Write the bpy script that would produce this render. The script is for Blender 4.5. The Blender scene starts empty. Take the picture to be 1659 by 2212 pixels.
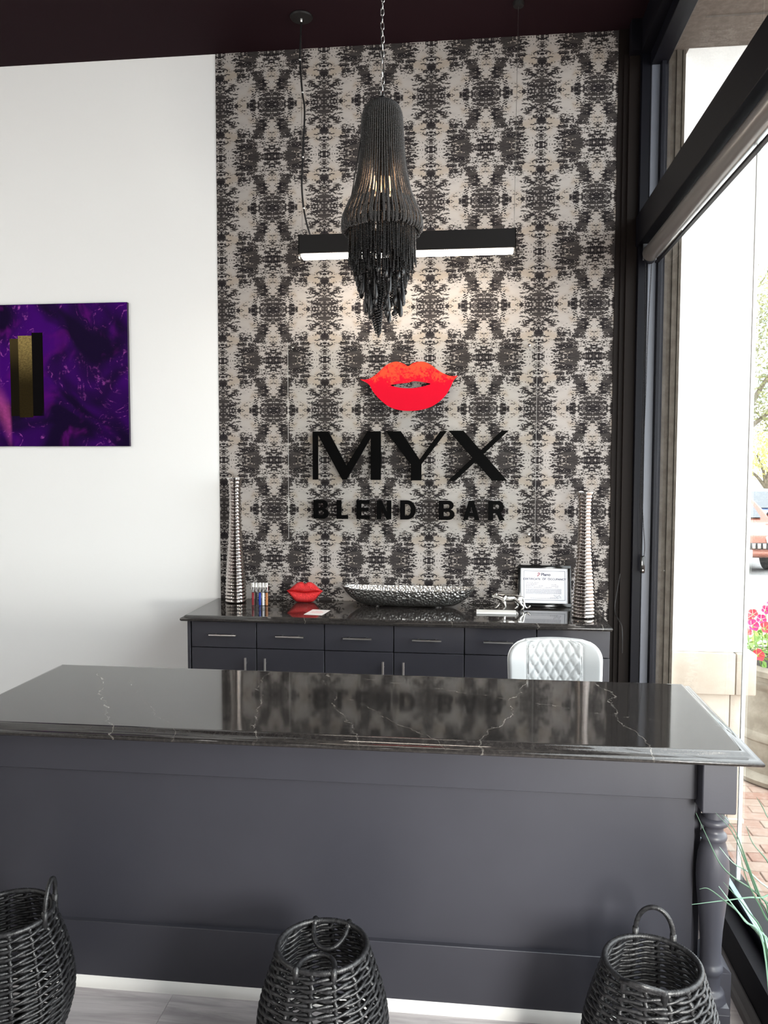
import bpy, bmesh, math, random
from mathutils import Vector, Matrix, Quaternion
R = random.Random(7)
PI = math.pi
sc = bpy.context.scene
COL = sc.collection

# ------------------------------------------------------------------ camera
FPX, YAW, PIT, ROL, HC = 1721.4551, 0.1139, 0.0592, 0.0016, 1.70
fw = Vector((-math.sin(YAW) * math.cos(PIT), math.cos(YAW) * math.cos(PIT), -math.sin(PIT)))
rt = Vector((math.cos(YAW), math.sin(YAW), 0))
up = rt.cross(fw)
rt2 = rt * math.cos(ROL) + up * math.sin(ROL)
up2 = -rt * math.sin(ROL) + up * math.cos(ROL)
cam = bpy.data.cameras.new('camera')
cam.sensor_fit = 'VERTICAL'
cam.sensor_height = 36.0
cam.lens = 36.0 * FPX / 2212.0
cam.clip_start = 0.05
cam.clip_end = 300
camo = bpy.data.objects.new('camera', cam)
M = Matrix((rt2, up2, -fw)).transposed().to_4x4()
M.translation = (0, 0, HC)
camo.matrix_world = M
COL.objects.link(camo)
sc.camera = camo

# ------------------------------------------------------------------ world, light, exposure
sc.view_settings.view_transform = 'Standard'
sc.view_settings.look = 'None'
sc.view_settings.gamma = 1.0
sc.view_settings.use_curve_mapping = False
sc.view_settings.exposure = 0.0
wd = bpy.data.worlds.new('sky')
sc.world = wd
wd.use_nodes = True
bg = wd.node_tree.nodes['Background']
bg.inputs['Color'].default_value = (0.93, 0.97, 1.0, 1)
bg.inputs['Strength'].default_value = 7.2


def area(name, loc, target, sx, sy, power, color=(1, 1, 1)):
    l = bpy.data.lights.new(name, 'AREA')
    l.shape = 'RECTANGLE'
    l.size, l.size_y = sx, sy
    l.energy = power
    l.color = color
    o = bpy.data.objects.new(name, l)
    COL.objects.link(o)
    o.location = loc
    d = Vector(target) - Vector(loc)
    o.rotation_euler = d.to_track_quat('-Z', 'Y').to_euler()
    return o


# daylight through the near end of the side window
area('side_window_daylight', (1.02, 0.75, 0.95), (-0.6, 2.3, 0.35), 0.42, 0.5, 85, (1.0, 0.96, 0.9))
# unseen fill lights added behind and beside the camera to brighten the room
for gi, (gx, gy, gz, gp_) in enumerate(((-3.5, 1.7, 3.05, 58), (-2.6, -0.9, 3.05, 52), (-3.8, -1.6, 3.05, 48))):
    l = bpy.data.lights.new('added_fill_light', 'POINT')
    l.energy, l.shadow_soft_size, l.color = gp_, 0.14, (1.0, 0.97, 0.93)
    o = bpy.data.objects.new('added_fill_light', l)
    o.location = (gx, gy, gz)
    COL.objects.link(o)

# ------------------------------------------------------------------ helpers
def tag(o, label=None, cat=None, group=None, kind=None):
    if label: o['label'] = label
    if cat: o['category'] = cat
    if group: o['group'] = group
    if kind: o['kind'] = kind
    return o


def thing(name, label, cat, loc=(0, 0, 0), rz=0.0, group=None):
    o = bpy.data.objects.new(name, None)
    o.empty_display_size = 0.05
    o.location = loc
    o.rotation_euler = (0, 0, rz)
    COL.objects.link(o)
    return tag(o, label, cat, group)


def frame_to(d):
    d = Vector(d).normalized()
    a = Vector((0, 0, 1)) if abs(d.z) < 0.95 else Vector((1, 0, 0))
    u = d.cross(a).normalized()
    return u, d.cross(u).normalized()


ICO_V = None


def ico():
    global ICO_V
    if ICO_V is None:
        bm = bmesh.new()
        bmesh.ops.create_icosphere(bm, subdivisions=1, radius=1)
        bm.verts.ensure_lookup_table()
        ICO_V = ([tuple(v.co) for v in bm.verts], [tuple(v.index for v in f.verts) for f in bm.faces])
        bm.free()
    return ICO_V


class MB:
    def __init__(self):
        self.v, self.f = [], []

    def add(self, vs, fs):
        n = len(self.v)
        self.v += [tuple(p) for p in vs]
        self.f += [tuple(i + n for i in f) for f in fs]
        return self

    def box(self, x0, x1, y0, y1, z0, z1, bev=0.0, seg=2):
        if bev <= 0:
            vs = [(x0, y0, z0), (x1, y0, z0), (x1, y1, z0), (x0, y1, z0), (x0, y0, z1), (x1, y0, z1), (x1, y1, z1), (x0, y1, z1)]
            return self.add(vs, [(0, 3, 2, 1), (4, 5, 6, 7), (0, 1, 5, 4), (1, 2, 6, 5), (2, 3, 7, 6), (3, 0, 4, 7)])
        bm = bmesh.new()
        bmesh.ops.create_cube(bm, size=1)
        for v in bm.verts:
            v.co = ((x0 + x1) / 2 + v.co.x * (x1 - x0), (y0 + y1) / 2 + v.co.y * (y1 - y0), (z0 + z1) / 2 + v.co.z * (z1 - z0))
        bmesh.ops.bevel(bm, geom=list(bm.edges), offset=bev, segments=seg, profile=0.5, affect='EDGES')
        return self.bm(bm)

    def bm(self, bm):
        bm.verts.index_update()
        self.add([v.co[:] for v in bm.verts], [[v.index for v in f.verts] for f in bm.faces])
        bm.free()
        return self

    def tube(self, pts, r, sides=6, cyclic=False, caps=True):
        pts = [Vector(p) for p in pts]
        n = len(pts)
        rr = r if isinstance(r, (list, tuple)) else [r] * n
        vs, fs = [], []
        u = None
        for i, p in enumerate(pts):
            if cyclic:
                d = pts[(i + 1) % n] - pts[i - 1]
            else:
                d = pts[min(i + 1, n - 1)] - pts[max(i - 1, 0)]
            d = d.normalized() if d.length > 1e-9 else Vector((0, 0, 1))
            if u is None:
                u, w = frame_to(d)
            else:
                u = u - d * u.dot(d)
                u = u.normalized() if u.length > 1e-6 else frame_to(d)[0]
                w = d.cross(u)
            for k in range(sides):
                a = 2 * PI * k / sides
                vs.append(p + (u * math.cos(a) + w * math.sin(a)) * rr[i])
        m = n if cyclic else n - 1
        for i in range(m):
            j = (i + 1) % n
            for k in range(sides):
                k2 = (k + 1) % sides
                fs.append((i * sides + k, i * sides + k2, j * sides + k2, j * sides + k))
        if caps and not cyclic:
            fs.append(tuple(range(sides))[::-1])
            fs.append(tuple((n - 1) * sides + k for k in range(sides)))
        return self.add(vs, fs)

    def lathe(self, prof, c=(0, 0, 0), seg=24, axis='Z', cap=True, sy=1.0):
        vs, fs = [], []
        n = len(prof)
        for (r, z) in prof:
            for k in range(seg):
                a = 2 * PI * k / seg
                x, y = r * math.cos(a), r * math.sin(a) * sy
                if axis == 'Z': q = (c[0] + x, c[1] + y, c[2] + z)
                elif axis == 'Y': q = (c[0] + x, c[1] + z, c[2] + y)
                else: q = (c[0] + z, c[1] + x, c[2] + y)
                vs.append(q)
        for i in range(n - 1):
            for k in range(seg):
                k2 = (k + 1) % seg
                fs.append((i * seg + k, i * seg + k2, (i + 1) * seg + k2, (i + 1) * seg + k))
        if cap:
            fs.append(tuple(range(seg))[::-1])
            fs.append(tuple((n - 1) * seg + k for k in range(seg)))
        return self.add(vs, fs)

    def prism(self, poly, y0, y1):
        """poly of (x, z) points extruded from y0 to y1"""
        n = len(poly)
        vs = [(x, y0, z) for x, z in poly] + [(x, y1, z) for x, z in poly]
        fs = [tuple(range(n)), tuple(range(2 * n - 1, n - 1, -1))]
        fs += [(i, i + n, (i + 1) % n + n, (i + 1) % n) for i in range(n)]
        return self.add(vs, fs)

    def bead(self, p, r, sx=1, sy=1, sz=1):
        vs, fs = ico()
        return self.add([(p[0] + v[0] * r * sx, p[1] + v[1] * r * sy, p[2] + v[2] * r * sz) for v in vs], fs)

    def mesh(self, name, mat, smooth=True, angle=38, fix=True):
        me = bpy.data.meshes.new(name)
        me.from_pydata(self.v, [], self.f)
        if fix:
            bm = bmesh.new()
            bm.from_mesh(me)
            bmesh.ops.recalc_face_normals(bm, faces=bm.faces)
            bm.to_mesh(me)
            bm.free()
        if mat: me.materials.append(mat)
        if smooth:
            me.polygons.foreach_set('use_smooth', [True] * len(me.polygons))
            me.set_sharp_from_angle(angle=math.radians(angle))
        me.update()
        return me

    def build(self, name, mat, parent=None, smooth=True, angle=38, world=False, fix=True):
        if world and parent is not None:
            l = parent.location
            self.v = [(p[0] - l.x, p[1] - l.y, p[2] - l.z) for p in self.v]
        o = bpy.data.objects.new(name, self.mesh(name, mat, smooth, angle, fix))
        COL.objects.link(o)
        if parent is not None: o.parent = parent
        return o


def inst(name, me, parent, loc=(0, 0, 0), rot=(0, 0, 0), scale=(1, 1, 1)):
    o = bpy.data.objects.new(name, me)
    COL.objects.link(o)
    o.parent = parent
    o.location, o.rotation_euler, o.scale = loc, rot, scale
    return o


def copy_tree(o, parent=None):
    c = o.copy()
    COL.objects.link(c)
    c.parent = parent
    for ch in list(o.children):
        copy_tree(ch, c)
    return c


def struct(o):
    o['kind'] = 'structure'
    return o


def flat_curve_mesh(name, loops, depth, mat, bevel=0.0):
    """loops: list of [(x,z)] polygons (holes allowed) -> mesh in the XZ plane, front towards -Y"""
    cu = bpy.data.curves.new(name, 'CURVE')
    cu.dimensions = '2D'
    cu.fill_mode = 'BOTH'
    cu.extrude = depth / 2
    cu.bevel_depth = bevel
    for lp in loops:
        s = cu.splines.new('POLY')
        s.points.add(len(lp) - 1)
        for i, (x, z) in enumerate(lp): s.points[i].co = (x, z, 0, 1)
        s.use_cyclic_u = True
    return curve_to_mesh(cu, name, mat)


def curve_to_mesh(cu, name, mat):
    o = bpy.data.objects.new(name + '_tmp', cu)
    COL.objects.link(o)
    dg = bpy.context.evaluated_depsgraph_get()
    me = bpy.data.meshes.new_from_object(o.evaluated_get(dg))
    bpy.data.objects.remove(o)
    me.transform(Matrix.Rotation(PI / 2, 4, 'X'))
    me.materials.clear()
    me.materials.append(mat)
    me.name = name
    return me


def text_mesh(name, body, size, mat, depth=0.0004, bold=0.0, space=1.0, align='CENTER'):
    cu = bpy.data.curves.new(name, 'FONT')
    cu.body = body
    cu.size = size
    cu.extrude = depth / 2
    cu.offset = bold
    cu.space_character = space
    cu.align_x = align
    return curve_to_mesh(cu, name, mat)


# ------------------------------------------------------------------ node helpers
class S:
    def __init__(self, nt, s): self.nt, self.s = nt, s

    def op(self, o, *a, clamp=False):
        n = self.nt.nodes.new('ShaderNodeMath')
        n.operation = o
        n.use_clamp = clamp
        for i, x in enumerate((self,) + a):
            if isinstance(x, S): self.nt.links.new(x.s, n.inputs[i])
            else: n.inputs[i].default_value = x
        return S(self.nt, n.outputs[0])

    def __add__(self, b): return self.op('ADD', b)
    __radd__ = __add__
    def __sub__(self, b): return self.op('SUBTRACT', b)
    def __rsub__(self, b): return (self * -1) + b
    def __mul__(self, b): return self.op('MULTIPLY', b)
    __rmul__ = __mul__
    def __truediv__(self, b): return self.op('DIVIDE', b)
    def abs(self): return self.op('ABSOLUTE')
    def sat(self): return self.op('ADD', 0.0, clamp=True)
    def min(self, b): return self.op('MINIMUM', b)
    def max(self, b): return self.op('MAXIMUM', b)
    def smooth(self, a, b):
        n = self.nt.nodes.new('ShaderNodeMapRange')
        n.interpolation_type = 'SMOOTHSTEP'
        self.nt.links.new(self.s, n.inputs[0])
        n.inputs[1].default_value, n.inputs[2].default_value = a, b
        return S(self.nt, n.outputs[0])


class Mat:
    def __init__(self, name, base=(0.5, 0.5, 0.5), rough=0.5, metal=0.0, spec=0.5, **kw):
        self.m = bpy.data.materials.new(name)
        self.m.use_nodes = True
        self.nt = self.m.node_tree
        self.b = self.nt.nodes['Principled BSDF']
        self.b.inputs['Base Color'].default_value = (*base, 1)
        self.b.inputs['Roughness'].default_value = rough
        self.b.inputs['Metallic'].default_value = metal
        self.b.inputs['Specular IOR Level'].default_value = spec
        for k, v in kw.items(): self.b.inputs[k].default_value = v
        self._tc = None

    def tc(self, which='Object'):
        if self._tc is None: self._tc = self.nt.nodes.new('ShaderNodeTexCoord')
        return self._tc.outputs[which]

    def geo(self): return self.nt.nodes.new('ShaderNodeNewGeometry').outputs['Position']

    def xyz(self, sock):
        n = self.nt.nodes.new('ShaderNodeSeparateXYZ')
        self.nt.links.new(sock, n.inputs[0])
        return [S(self.nt, n.outputs[i]) for i in range(3)]

    def vec(self, x, y=0.0, z=0.0):
        n = self.nt.nodes.new('ShaderNodeCombineXYZ')
        for i, q in enumerate((x, y, z)):
            if isinstance(q, S): self.nt.links.new(q.s, n.inputs[i])
            else: n.inputs[i].default_value = q
        return n.outputs[0]

    def noise(self, vec, scale, detail=2, rough=0.5, dist=0.0, dims='3D'):
        n = self.nt.nodes.new('ShaderNodeTexNoise')
        n.noise_dimensions = dims
        if vec is not None: self.nt.links.new(vec, n.inputs['Vector'])
        n.inputs['Scale'].default_value = scale
        n.inputs['Detail'].default_value = detail
        n.inputs['Roughness'].default_value = rough
        n.inputs['Distortion'].default_value = dist
        return S(self.nt, n.outputs[0])

    def vor(self, vec, scale, feature='F1', rnd=1.0):
        n = self.nt.nodes.new('ShaderNodeTexVoronoi')
        n.feature = feature
        if vec is not None: self.nt.links.new(vec, n.inputs['Vector'])
        n.inputs['Scale'].default_value = scale
        n.inputs['Randomness'].default_value = rnd
        return S(self.nt, n.outputs['Distance'])

    def ramp(self, s, stops, interp='EASE'):
        n = self.nt.nodes.new('ShaderNodeValToRGB')
        n.color_ramp.interpolation = interp
        e = n.color_ramp.elements
        while len(e) < len(stops): e.new(0.5)
        for i, (p, c) in enumerate(stops):
            e[i].position = p
            c = (c, c, c) if isinstance(c, (int, float)) else c
            e[i].color = (*c, 1)
        self.nt.links.new(s.s if isinstance(s, S) else s, n.inputs[0])
        return n.outputs[0]

    def mix(self, fac, a, b, blend='MIX'):
        n = self.nt.nodes.new('ShaderNodeMix')
        n.data_type = 'RGBA'
        n.blend_type = blend
        for idx, x in ((0, fac), (6, a), (7, b)):
            if isinstance(x, S): x = x.s
            if isinstance(x, bpy.types.NodeSocket): self.nt.links.new(x, n.inputs[idx])
            elif isinstance(x, (int, float)): n.inputs[idx].default_value = x
            else: n.inputs[idx].default_value = (*x, 1)
        return n.outputs[2]

    def color(self, sock): self.nt.links.new(sock, self.b.inputs['Base Color']); return self
    def rough(self, s): self.nt.links.new(s.s if isinstance(s, S) else s, self.b.inputs['Roughness']); return self

    def bump(self, s, strength=0.3, dist=0.01):
        n = self.nt.nodes.new('ShaderNodeBump')
        n.inputs['Strength'].default_value = strength
        n.inputs['Distance'].default_value = dist
        self.nt.links.new(s.s if isinstance(s, S) else s, n.inputs['Height'])
        self.nt.links.new(n.outputs[0], self.b.inputs['Normal'])
        return self

    def rand(self):
        return S(self.nt, self.nt.nodes.new('ShaderNodeObjectInfo').outputs['Random'])


def simple(name, base, rough=0.5, metal=0.0, spec=0.5, **kw): return Mat(name, base, rough, metal, spec, **kw).m


def thin_glass(name, tint=(1, 1, 1), gloss=1.0, rough=0.0):
    m = bpy.data.materials.new(name)
    m.use_nodes = True
    nt = m.node_tree
    nt.nodes.remove(nt.nodes['Principled BSDF'])
    t = nt.nodes.new('ShaderNodeBsdfTransparent')
    t.inputs[0].default_value = (*tint, 1)
    g = nt.nodes.new('ShaderNodeBsdfGlossy')
    g.inputs['Roughness'].default_value = rough
    f = nt.nodes.new('ShaderNodeFresnel')
    f.inputs[0].default_value = 1.35
    mu = nt.nodes.new('ShaderNodeMath')
    mu.operation = 'MULTIPLY'
    mu.inputs[1].default_value = gloss
    mx = nt.nodes.new('ShaderNodeMixShader')
    nt.links.new(f.outputs[0], mu.inputs[0])
    nt.links.new(mu.outputs[0], mx.inputs[0])
    nt.links.new(t.outputs[0], mx.inputs[1])
    nt.links.new(g.outputs[0], mx.inputs[2])
    nt.links.new(mx.outputs[0], nt.nodes['Material Output'].inputs[0])
    return m


def emit(name, color, strength):
    m = bpy.data.materials.new(name)
    m.use_nodes = True
    nt = m.node_tree
    nt.nodes.remove(nt.nodes['Principled BSDF'])
    e = nt.nodes.new('ShaderNodeEmission')
    e.inputs[0].default_value = (*color, 1)
    e.inputs[1].default_value = strength
    nt.links.new(e.outputs[0], nt.nodes['Material Output'].inputs[0])
    return m


# ------------------------------------------------------------------ materials
def m_white_wall():
    k = Mat('white_paint', (0.86, 0.86, 0.85), 0.7, spec=0.25)
    n = k.noise(k.geo(), 60, 3)
    k.bump(n, 0.06, 0.004)
    return k.m


def m_wallpaper():
    k = Mat('mirrored_ikat_wallpaper', rough=0.8, spec=0.12)
    x, y, z = k.xyz(k.geo())
    hx, hz = 0.3015, 0.2875
    ux = ((x + (1.165 + 20 * hx)) / hx).op('PINGPONG', 1.0)
    vz = ((z - (3.739 - 20 * hz)) / hz).op('PINGPONG', 1.0)
    rows = [
        (0.0, [(0, .72), (.12, .8), (.24, .78), (.28, .35), (.33, .8), (.45, .72), (.51, .05), (.58, .05), (.63, .6), (.72, .6), (.84, .75), (1, .82)]),
        (.13, [(0, .88), (.17, .82), (.23, .32), (.30, .35), (.36, .66), (.42, .6), (.47, .06), (.64, .06), (.70, .5), (.78, .5), (.88, .74), (1, .84)]),
        (.25, [(0, .6), (.08, .66), (.18, .5), (.24, .62), (.3, .5), (.36, .05), (.65, .0), (.70, .42), (.8, .52), (.9, .78), (1, .85)]),
        (.37, [(0, .2), (.06, .36), (.12, .85), (.22, 1.0), (.3, .9), (.35, .1), (.64, .0), (.70, .66), (.78, .72), (.86, .46), (.93, .66), (1, .5)]),
        (.49, [(0, .22), (.07, .2), (.13, .85), (.22, .97), (.32, .92), (.37, .1), (.45, .1), (.5, .6), (.64, .6), (.73, .25), (.82, .28), (.9, .52), (1, .6)]),
        (.60, [(0, .28), (.11, .26), (.18, .75), (.28, .9), (.36, .82), (.42, .42), (.52, .66), (.64, .64), (.72, .14), (.82, .1), (.9, .34), (1, .72)]),
        (.72, [(0, .5), (.08, .44), (.14, .26), (.24, .3), (.33, .68), (.46, .74), (.6, .72), (.7, .5), (.78, .1), (.87, .1), (.93, .5), (1, .64)]),
        (.845, [(0, .66), (.09, .76), (.16, .22), (.25, .14), (.31, .88), (.42, .92), (.52, .72), (.64, .8), (.73, .42), (.79, .05), (.88, .06), (.94, .66), (1, .8)]),
        (1.0, [(0, .66), (.08, .86), (.16, .56), (.22, .4), (.29, .95), (.4, .98), (.5, .7), (.6, .84), (.7, .8), (.76, .3), (.81, .12), (.88, .14), (.94, .66), (1, .68)]),
    ]
    # edges of the motifs feather sideways: jitter u with a fine noise before the lookup
    fold = k.vec(ux * hx, vz * hz, 0.0)
    strv = k.vec(ux * (hx * 34.0), vz * (hz * 100.0), 0.0)
    jit = k.noise(strv, 1.0, 3, 0.6)
    uj = (ux + (jit - 0.5) * 0.34).sat()
    val = None
    for i, (v0, stops) in enumerate(rows):
        c = S(k.nt, k.ramp(uj, stops, 'LINEAR'))
        if val is None: val = c
        else:
            pv = rows[i - 1][0]
            w = vz.smooth(pv, v0)
            val = val + (c - val) * w
    n1 = k.noise(k.vec(ux * (hx * 33.0), vz * (hz * 84.0), 3.3), 1.0, 2, 0.5)
    n2 = k.noise(k.vec(ux * (hx * 95.0), vz * (hz * 165.0), 7.1), 1.0, 2, 0.5)
    g = val - 0.455 + (n1 - 0.5) * 2.1 + (n2 - 0.5) * 2.3
    dark = g.smooth(-0.03, 0.10)
    n3 = k.noise(k.vec(ux * (hx * 12.0), vz * (hz * 60.0), 1.7), 1.0, 3, 0.6)
    n4 = k.noise(fold, 9.0, 2, 0.5)
    light = k.mix(n4.smooth(0.45, 0.7), (0.36, 0.33, 0.31), (0.32, 0.27, 0.225))
    light = k.mix(n3.smooth(0.5, 0.75) * 0.35, light, (0.23, 0.215, 0.20))
    drk = k.mix(n3.smooth(0.35, 0.65), (0.014, 0.0115, 0.013), (0.046, 0.040, 0.038))
    k.color(k.mix(dark, light, drk))
    k.bump(k.noise(k.geo(), 400, 1), 0.05, 0.002)
    return k.m


def m_paint(name, base, rough=0.42):
    k = Mat(name, base, rough, spec=0.4)
    n = k.noise(k.geo(), 6, 4)
    k.color(k.mix(n, tuple(c * 0.9 for c in base), tuple(c * 1.1 for c in base)))
    k.bump(k.noise(k.geo(), 180, 2), 0.04, 0.002)
    return k.m


def m_quartz():
    k = Mat('dark_veined_quartz', (0.02, 0.02, 0.022), 0.09, spec=0.5, IOR=1.40)
    P = k.geo()
    x, y, z = k.xyz(P)
    n = k.noise(P, 5, 5, 0.6) - 0.5
    nf = k.noise(P, 38, 3, 0.6) - 0.5
    vein = None
    for (x0, y0, x1, y1, w, s) in [(-1.46, 2.95, -1.08, 2.28, .0022, 1), (-1.34, 2.9, -.9, 2.28, .0012, .6), (-.82, 3.05, -.66, 2.28, .0014, .8),
                                  (-.60, 3.05, -.33, 2.28, .0014, .8), (-.5, 2.98, .78, 2.52, .0012, .6), (.22, 3.05, .02, 2.28, .0020, 1),
                                  (.46, 3.05, .5, 2.28, .0022, 1), (-.62, 2.95, -.1, 2.28, .0012, .6),
                                  (-1.0, 4.6, -.86, 3.95, .002, .9), (-.34, 4.5, -.1, 3.95, .002, .8), (.16, 4.5, .35, 3.95, .0018, .9), (.5, 4.5, .62, 3.95, .0018, .9)]:
        dx, dy = x1 - x0, y1 - y0
        L = math.hypot(dx, dy)
        nx, ny = -dy / L, dx / L
        dd = (x * nx + y * ny - (x0 * nx + y0 * ny) + n * 0.16 + nf * 0.022).abs()
        t = (x * (dx / L) + y * (dy / L) - (x0 * dx / L + y0 * dy / L))
        inside = (t * -1).smooth(-0.03, 0.0) * -1 + 1
        inside = inside * (1 - t.smooth(L - 0.02, L + 0.02))
        v = (1 - dd.smooth(w * 0.4, w * 1.5)) * s * inside
        vein = v if vein is None else vein.max(v)
    base = k.mix(k.noise(P, 90, 4, 0.7).smooth(0.4, 0.7), (0.018, 0.016, 0.0155), (0.036, 0.032, 0.030))
    fleck = k.noise(P, 24, 3).smooth(0.45, 0.65)
    k.color(k.mix(vein * (0.35 + 0.65 * fleck), base, (0.20, 0.185, 0.165)))
    k.rough(0.045 + k.noise(P, 60, 3) * 0.03)
    return k.m


def m_plank():
    k = Mat('grey_oak_plank', rough=0.45, spec=0.4)
    x, y, z = k.xyz(k.geo())
    r = k.rand()
    n = k.noise(k.vec(x * 2.2 + r * 40, y * 26, r * 9), 1.0, 5, 0.65, 0.6)
    kn = k.vor(k.vec(x * 1.6 + r * 13, y * 6.0, r * 5), 1.0)
    base = k.mix(n.smooth(0.3, 0.7), (0.28, 0.26, 0.27), (0.49, 0.465, 0.475))
    base = k.mix(r * 0.35, base, (0.40, 0.355, 0.35))
    k.color(k.mix((1 - kn.smooth(0.02, 0.09)) * 0.6, base, (0.12, 0.09, 0.08)))
    k.bump(n, 0.08, 0.003)
    return k.m


def m_hammered():
    k = Mat('hammered_pewter', (0.55, 0.54, 0.53), 0.30, 1.0)
    v = k.vor(k.tc(), 75)
    k.bump(v, 0.8, 0.008)
    k.color(k.mix(v.smooth(0.1, 0.7), (0.42, 0.41, 0.40), (0.62, 0.61, 0.60)))
    return k.m


def m_glitter():
    k = Mat('red_glitter', (0.75, 0.008, 0.015), 0.35, 0.25, spec=0.7)
    v = k.vor(k.tc(), 420)
    n = k.noise(k.tc(), 300, 1)
    k.color(k.mix(n.smooth(0.45, 0.65), (0.62, 0.003, 0.008), (0.95, 0.05, 0.05)))
    k.bump(v, 0.9, 0.003)
    return k.m


def m_lips():
    k = Mat('red_acrylic_reflection', (0.6, 0.004, 0.012), 0.4, spec=0.08)
    x, y, z = k.xyz(k.geo())
    n = k.noise(k.geo(), 9, 4, 0.6)
    n2 = k.noise(k.geo(), 90, 3, 0.7)
    t = (n + (z - 2.20) * 2.0 + (n2 - 0.5) * 0.9).smooth(0.52, 0.72)  # orange tint paints reflected light into the upper part of the lips
    k.color(k.mix(t, (0.52, 0.004, 0.020), (0.62, 0.060, 0.025)))
    return k.m


def m_art():
    k = Mat('purple_foil_print', rough=0.5, spec=0.04)
    x, y, z = k.xyz(k.geo())
    u = (x + 2.852) / 0.82
    v = (z - 1.807) / 0.842
    w1 = k.noise(k.vec(u * 2.1 + 3.0, v * 2.3, 4.0), 1.0, 2, 0.45, 0.9)
    w2 = k.noise(k.vec(u * 3.2 + 7.0, v * 3.2, 1.0), 1.0, 3, 0.5, 1.4)
    grain = k.noise(k.vec(u * 60, v * 110, 0.0), 1.0, 3, 0.7)
    fine = k.noise(k.vec(u * 25, v * 30, 5.0), 1.0, 4, 0.7)
    base = k.mix(w1.smooth(0.38, 0.66), (0.006, 0.001, 0.020), (0.046, 0.0, 0.135))
    base = k.mix(w2.smooth(0.55, 0.75) * 0.7, base, (0.12, 0.003, 0.16))
    r1 = 1 - (w2 - 0.5).abs().smooth(0.0, 0.022)
    r2 = 1 - (w1 - 0.52).abs().smooth(0.0, 0.012)
    hot = (r1 * fine.smooth(0.46, 0.68) * w1.smooth(0.40, 0.54)).max(r2 * fine.smooth(0.55, 0.75) * w2.smooth(0.46, 0.58))
    base = k.mix(hot * 0.75, base, (0.50, 0.10, 0.50))
    base = k.mix(grain.smooth(0.70, 0.78) * 0.5, base, (0.45, 0.16, 0.62))
    # pink sheen at lower left of the bar
    ps = (1 - ((u + v * 0.45 - 0.16).abs()).smooth(0.0, 0.10)) * (1 - v.smooth(0.30, 0.50)) * (1 - u.smooth(0.08, 0.11))
    base = k.mix(ps * (0.25 + fine * 0.8), base, (0.42, 0.06, 0.26))

    def rect(a, b, c, d):
        return (u.op('GREATER_THAN', a)) * (u.op('LESS_THAN', b)) * (v.op('GREATER_THAN', c)) * (v.op('LESS_THAN', d))
    shd = rect(0.27, 0.355, 0.215, 0.80) * ((u - 0.27) + (v - 0.80).abs() * 0.0).op('LESS_THAN', 0.085)
    base = k.mix(shd * (1 - ((u - 0.27) - (v - 0.2) * 0.3).smooth(0.05, 0.12)), base, (0.001, 0.0005, 0.001))
    gold = k.mix(v.smooth(0.42, 0.80), (0.022, 0.014, 0.003), (0.36, 0.26, 0.09))
    gold = k.mix(grain.smooth(0.3, 0.7) * 0.6, gold, (0.012, 0.008, 0.002))
    side = k.mix(v.smooth(0.5, 0.75), (0.006, 0.004, 0.001), (0.05, 0.035, 0.012))
    base = k.mix(rect(0.10, 0.165, 0.215, 0.76), base, side)
    base = k.mix(rect(0.165, 0.27, 0.205, 0.78), base, gold)
    k.color(base)
    return k.m


def m_rattan():
    k = Mat('black_stained_rattan', (0.012, 0.012, 0.013), 0.42, spec=0.5)
    n = k.noise(k.tc(), 90, 3)
    k.color(k.mix(n.smooth(0.4, 0.7), (0.007, 0.007, 0.008), (0.024, 0.024, 0.026)))
    k.bump(k.noise(k.tc(), 260, 2), 0.35, 0.003)
    return k.m


def m_brick():
    k = Mat('paving_brick', rough=0.85, spec=0.2)
    r = k.rand()
    n = k.noise(k.geo(), 30, 4, 0.6)
    a = k.mix(r, (0.29, 0.17, 0.13), (0.35, 0.275, 0.225))
    k.color(k.mix(n.smooth(0.4, 0.75) * 0.5, a, (0.42, 0.35, 0.30)))
    k.bump(n, 0.3, 0.004)
    return k.m


def m_brick_far():
    k = Mat('far_brick_paving', rough=0.85, spec=0.2)
    x, y, z = k.xyz(k.geo())
    n = k.nt.nodes.new('ShaderNodeTexBrick')
    k.nt.links.new(k.geo(), n.inputs['Vector'])
    n.inputs['Color1'].default_value = (0.30, 0.185, 0.145, 1)
    n.inputs['Color2'].default_value = (0.36, 0.28, 0.23, 1)
    n.inputs['Mortar'].default_value = (0.32, 0.25, 0.2, 1)
    n.inputs['Scale'].default_value = 1.0
    n.inputs['Brick Width'].default_value = 0.2
    n.inputs['Row Height'].default_value = 0.1
    n.inputs['Mortar Size'].default_value = 0.005
    k.color(n.outputs[0])
    return k.m


def m_stone(name, a, b, scale=14):
    k = Mat(name, a, 0.85, spec=0.2)
    n = k.noise(k.geo(), scale, 5, 0.65)
    k.color(k.mix(n.smooth(0.35, 0.7), a, b))
    k.bump(k.noise(k.geo(), 70, 4, 0.7), 0.25, 0.006)
    return k.m


def m_leather():
    k = Mat('pale_grey_leather', (0.47, 0.485, 0.49), 0.38, spec=0.5)
    k.bump(k.noise(k.tc(), 350, 2), 0.08, 0.002)
    return k.m


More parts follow.
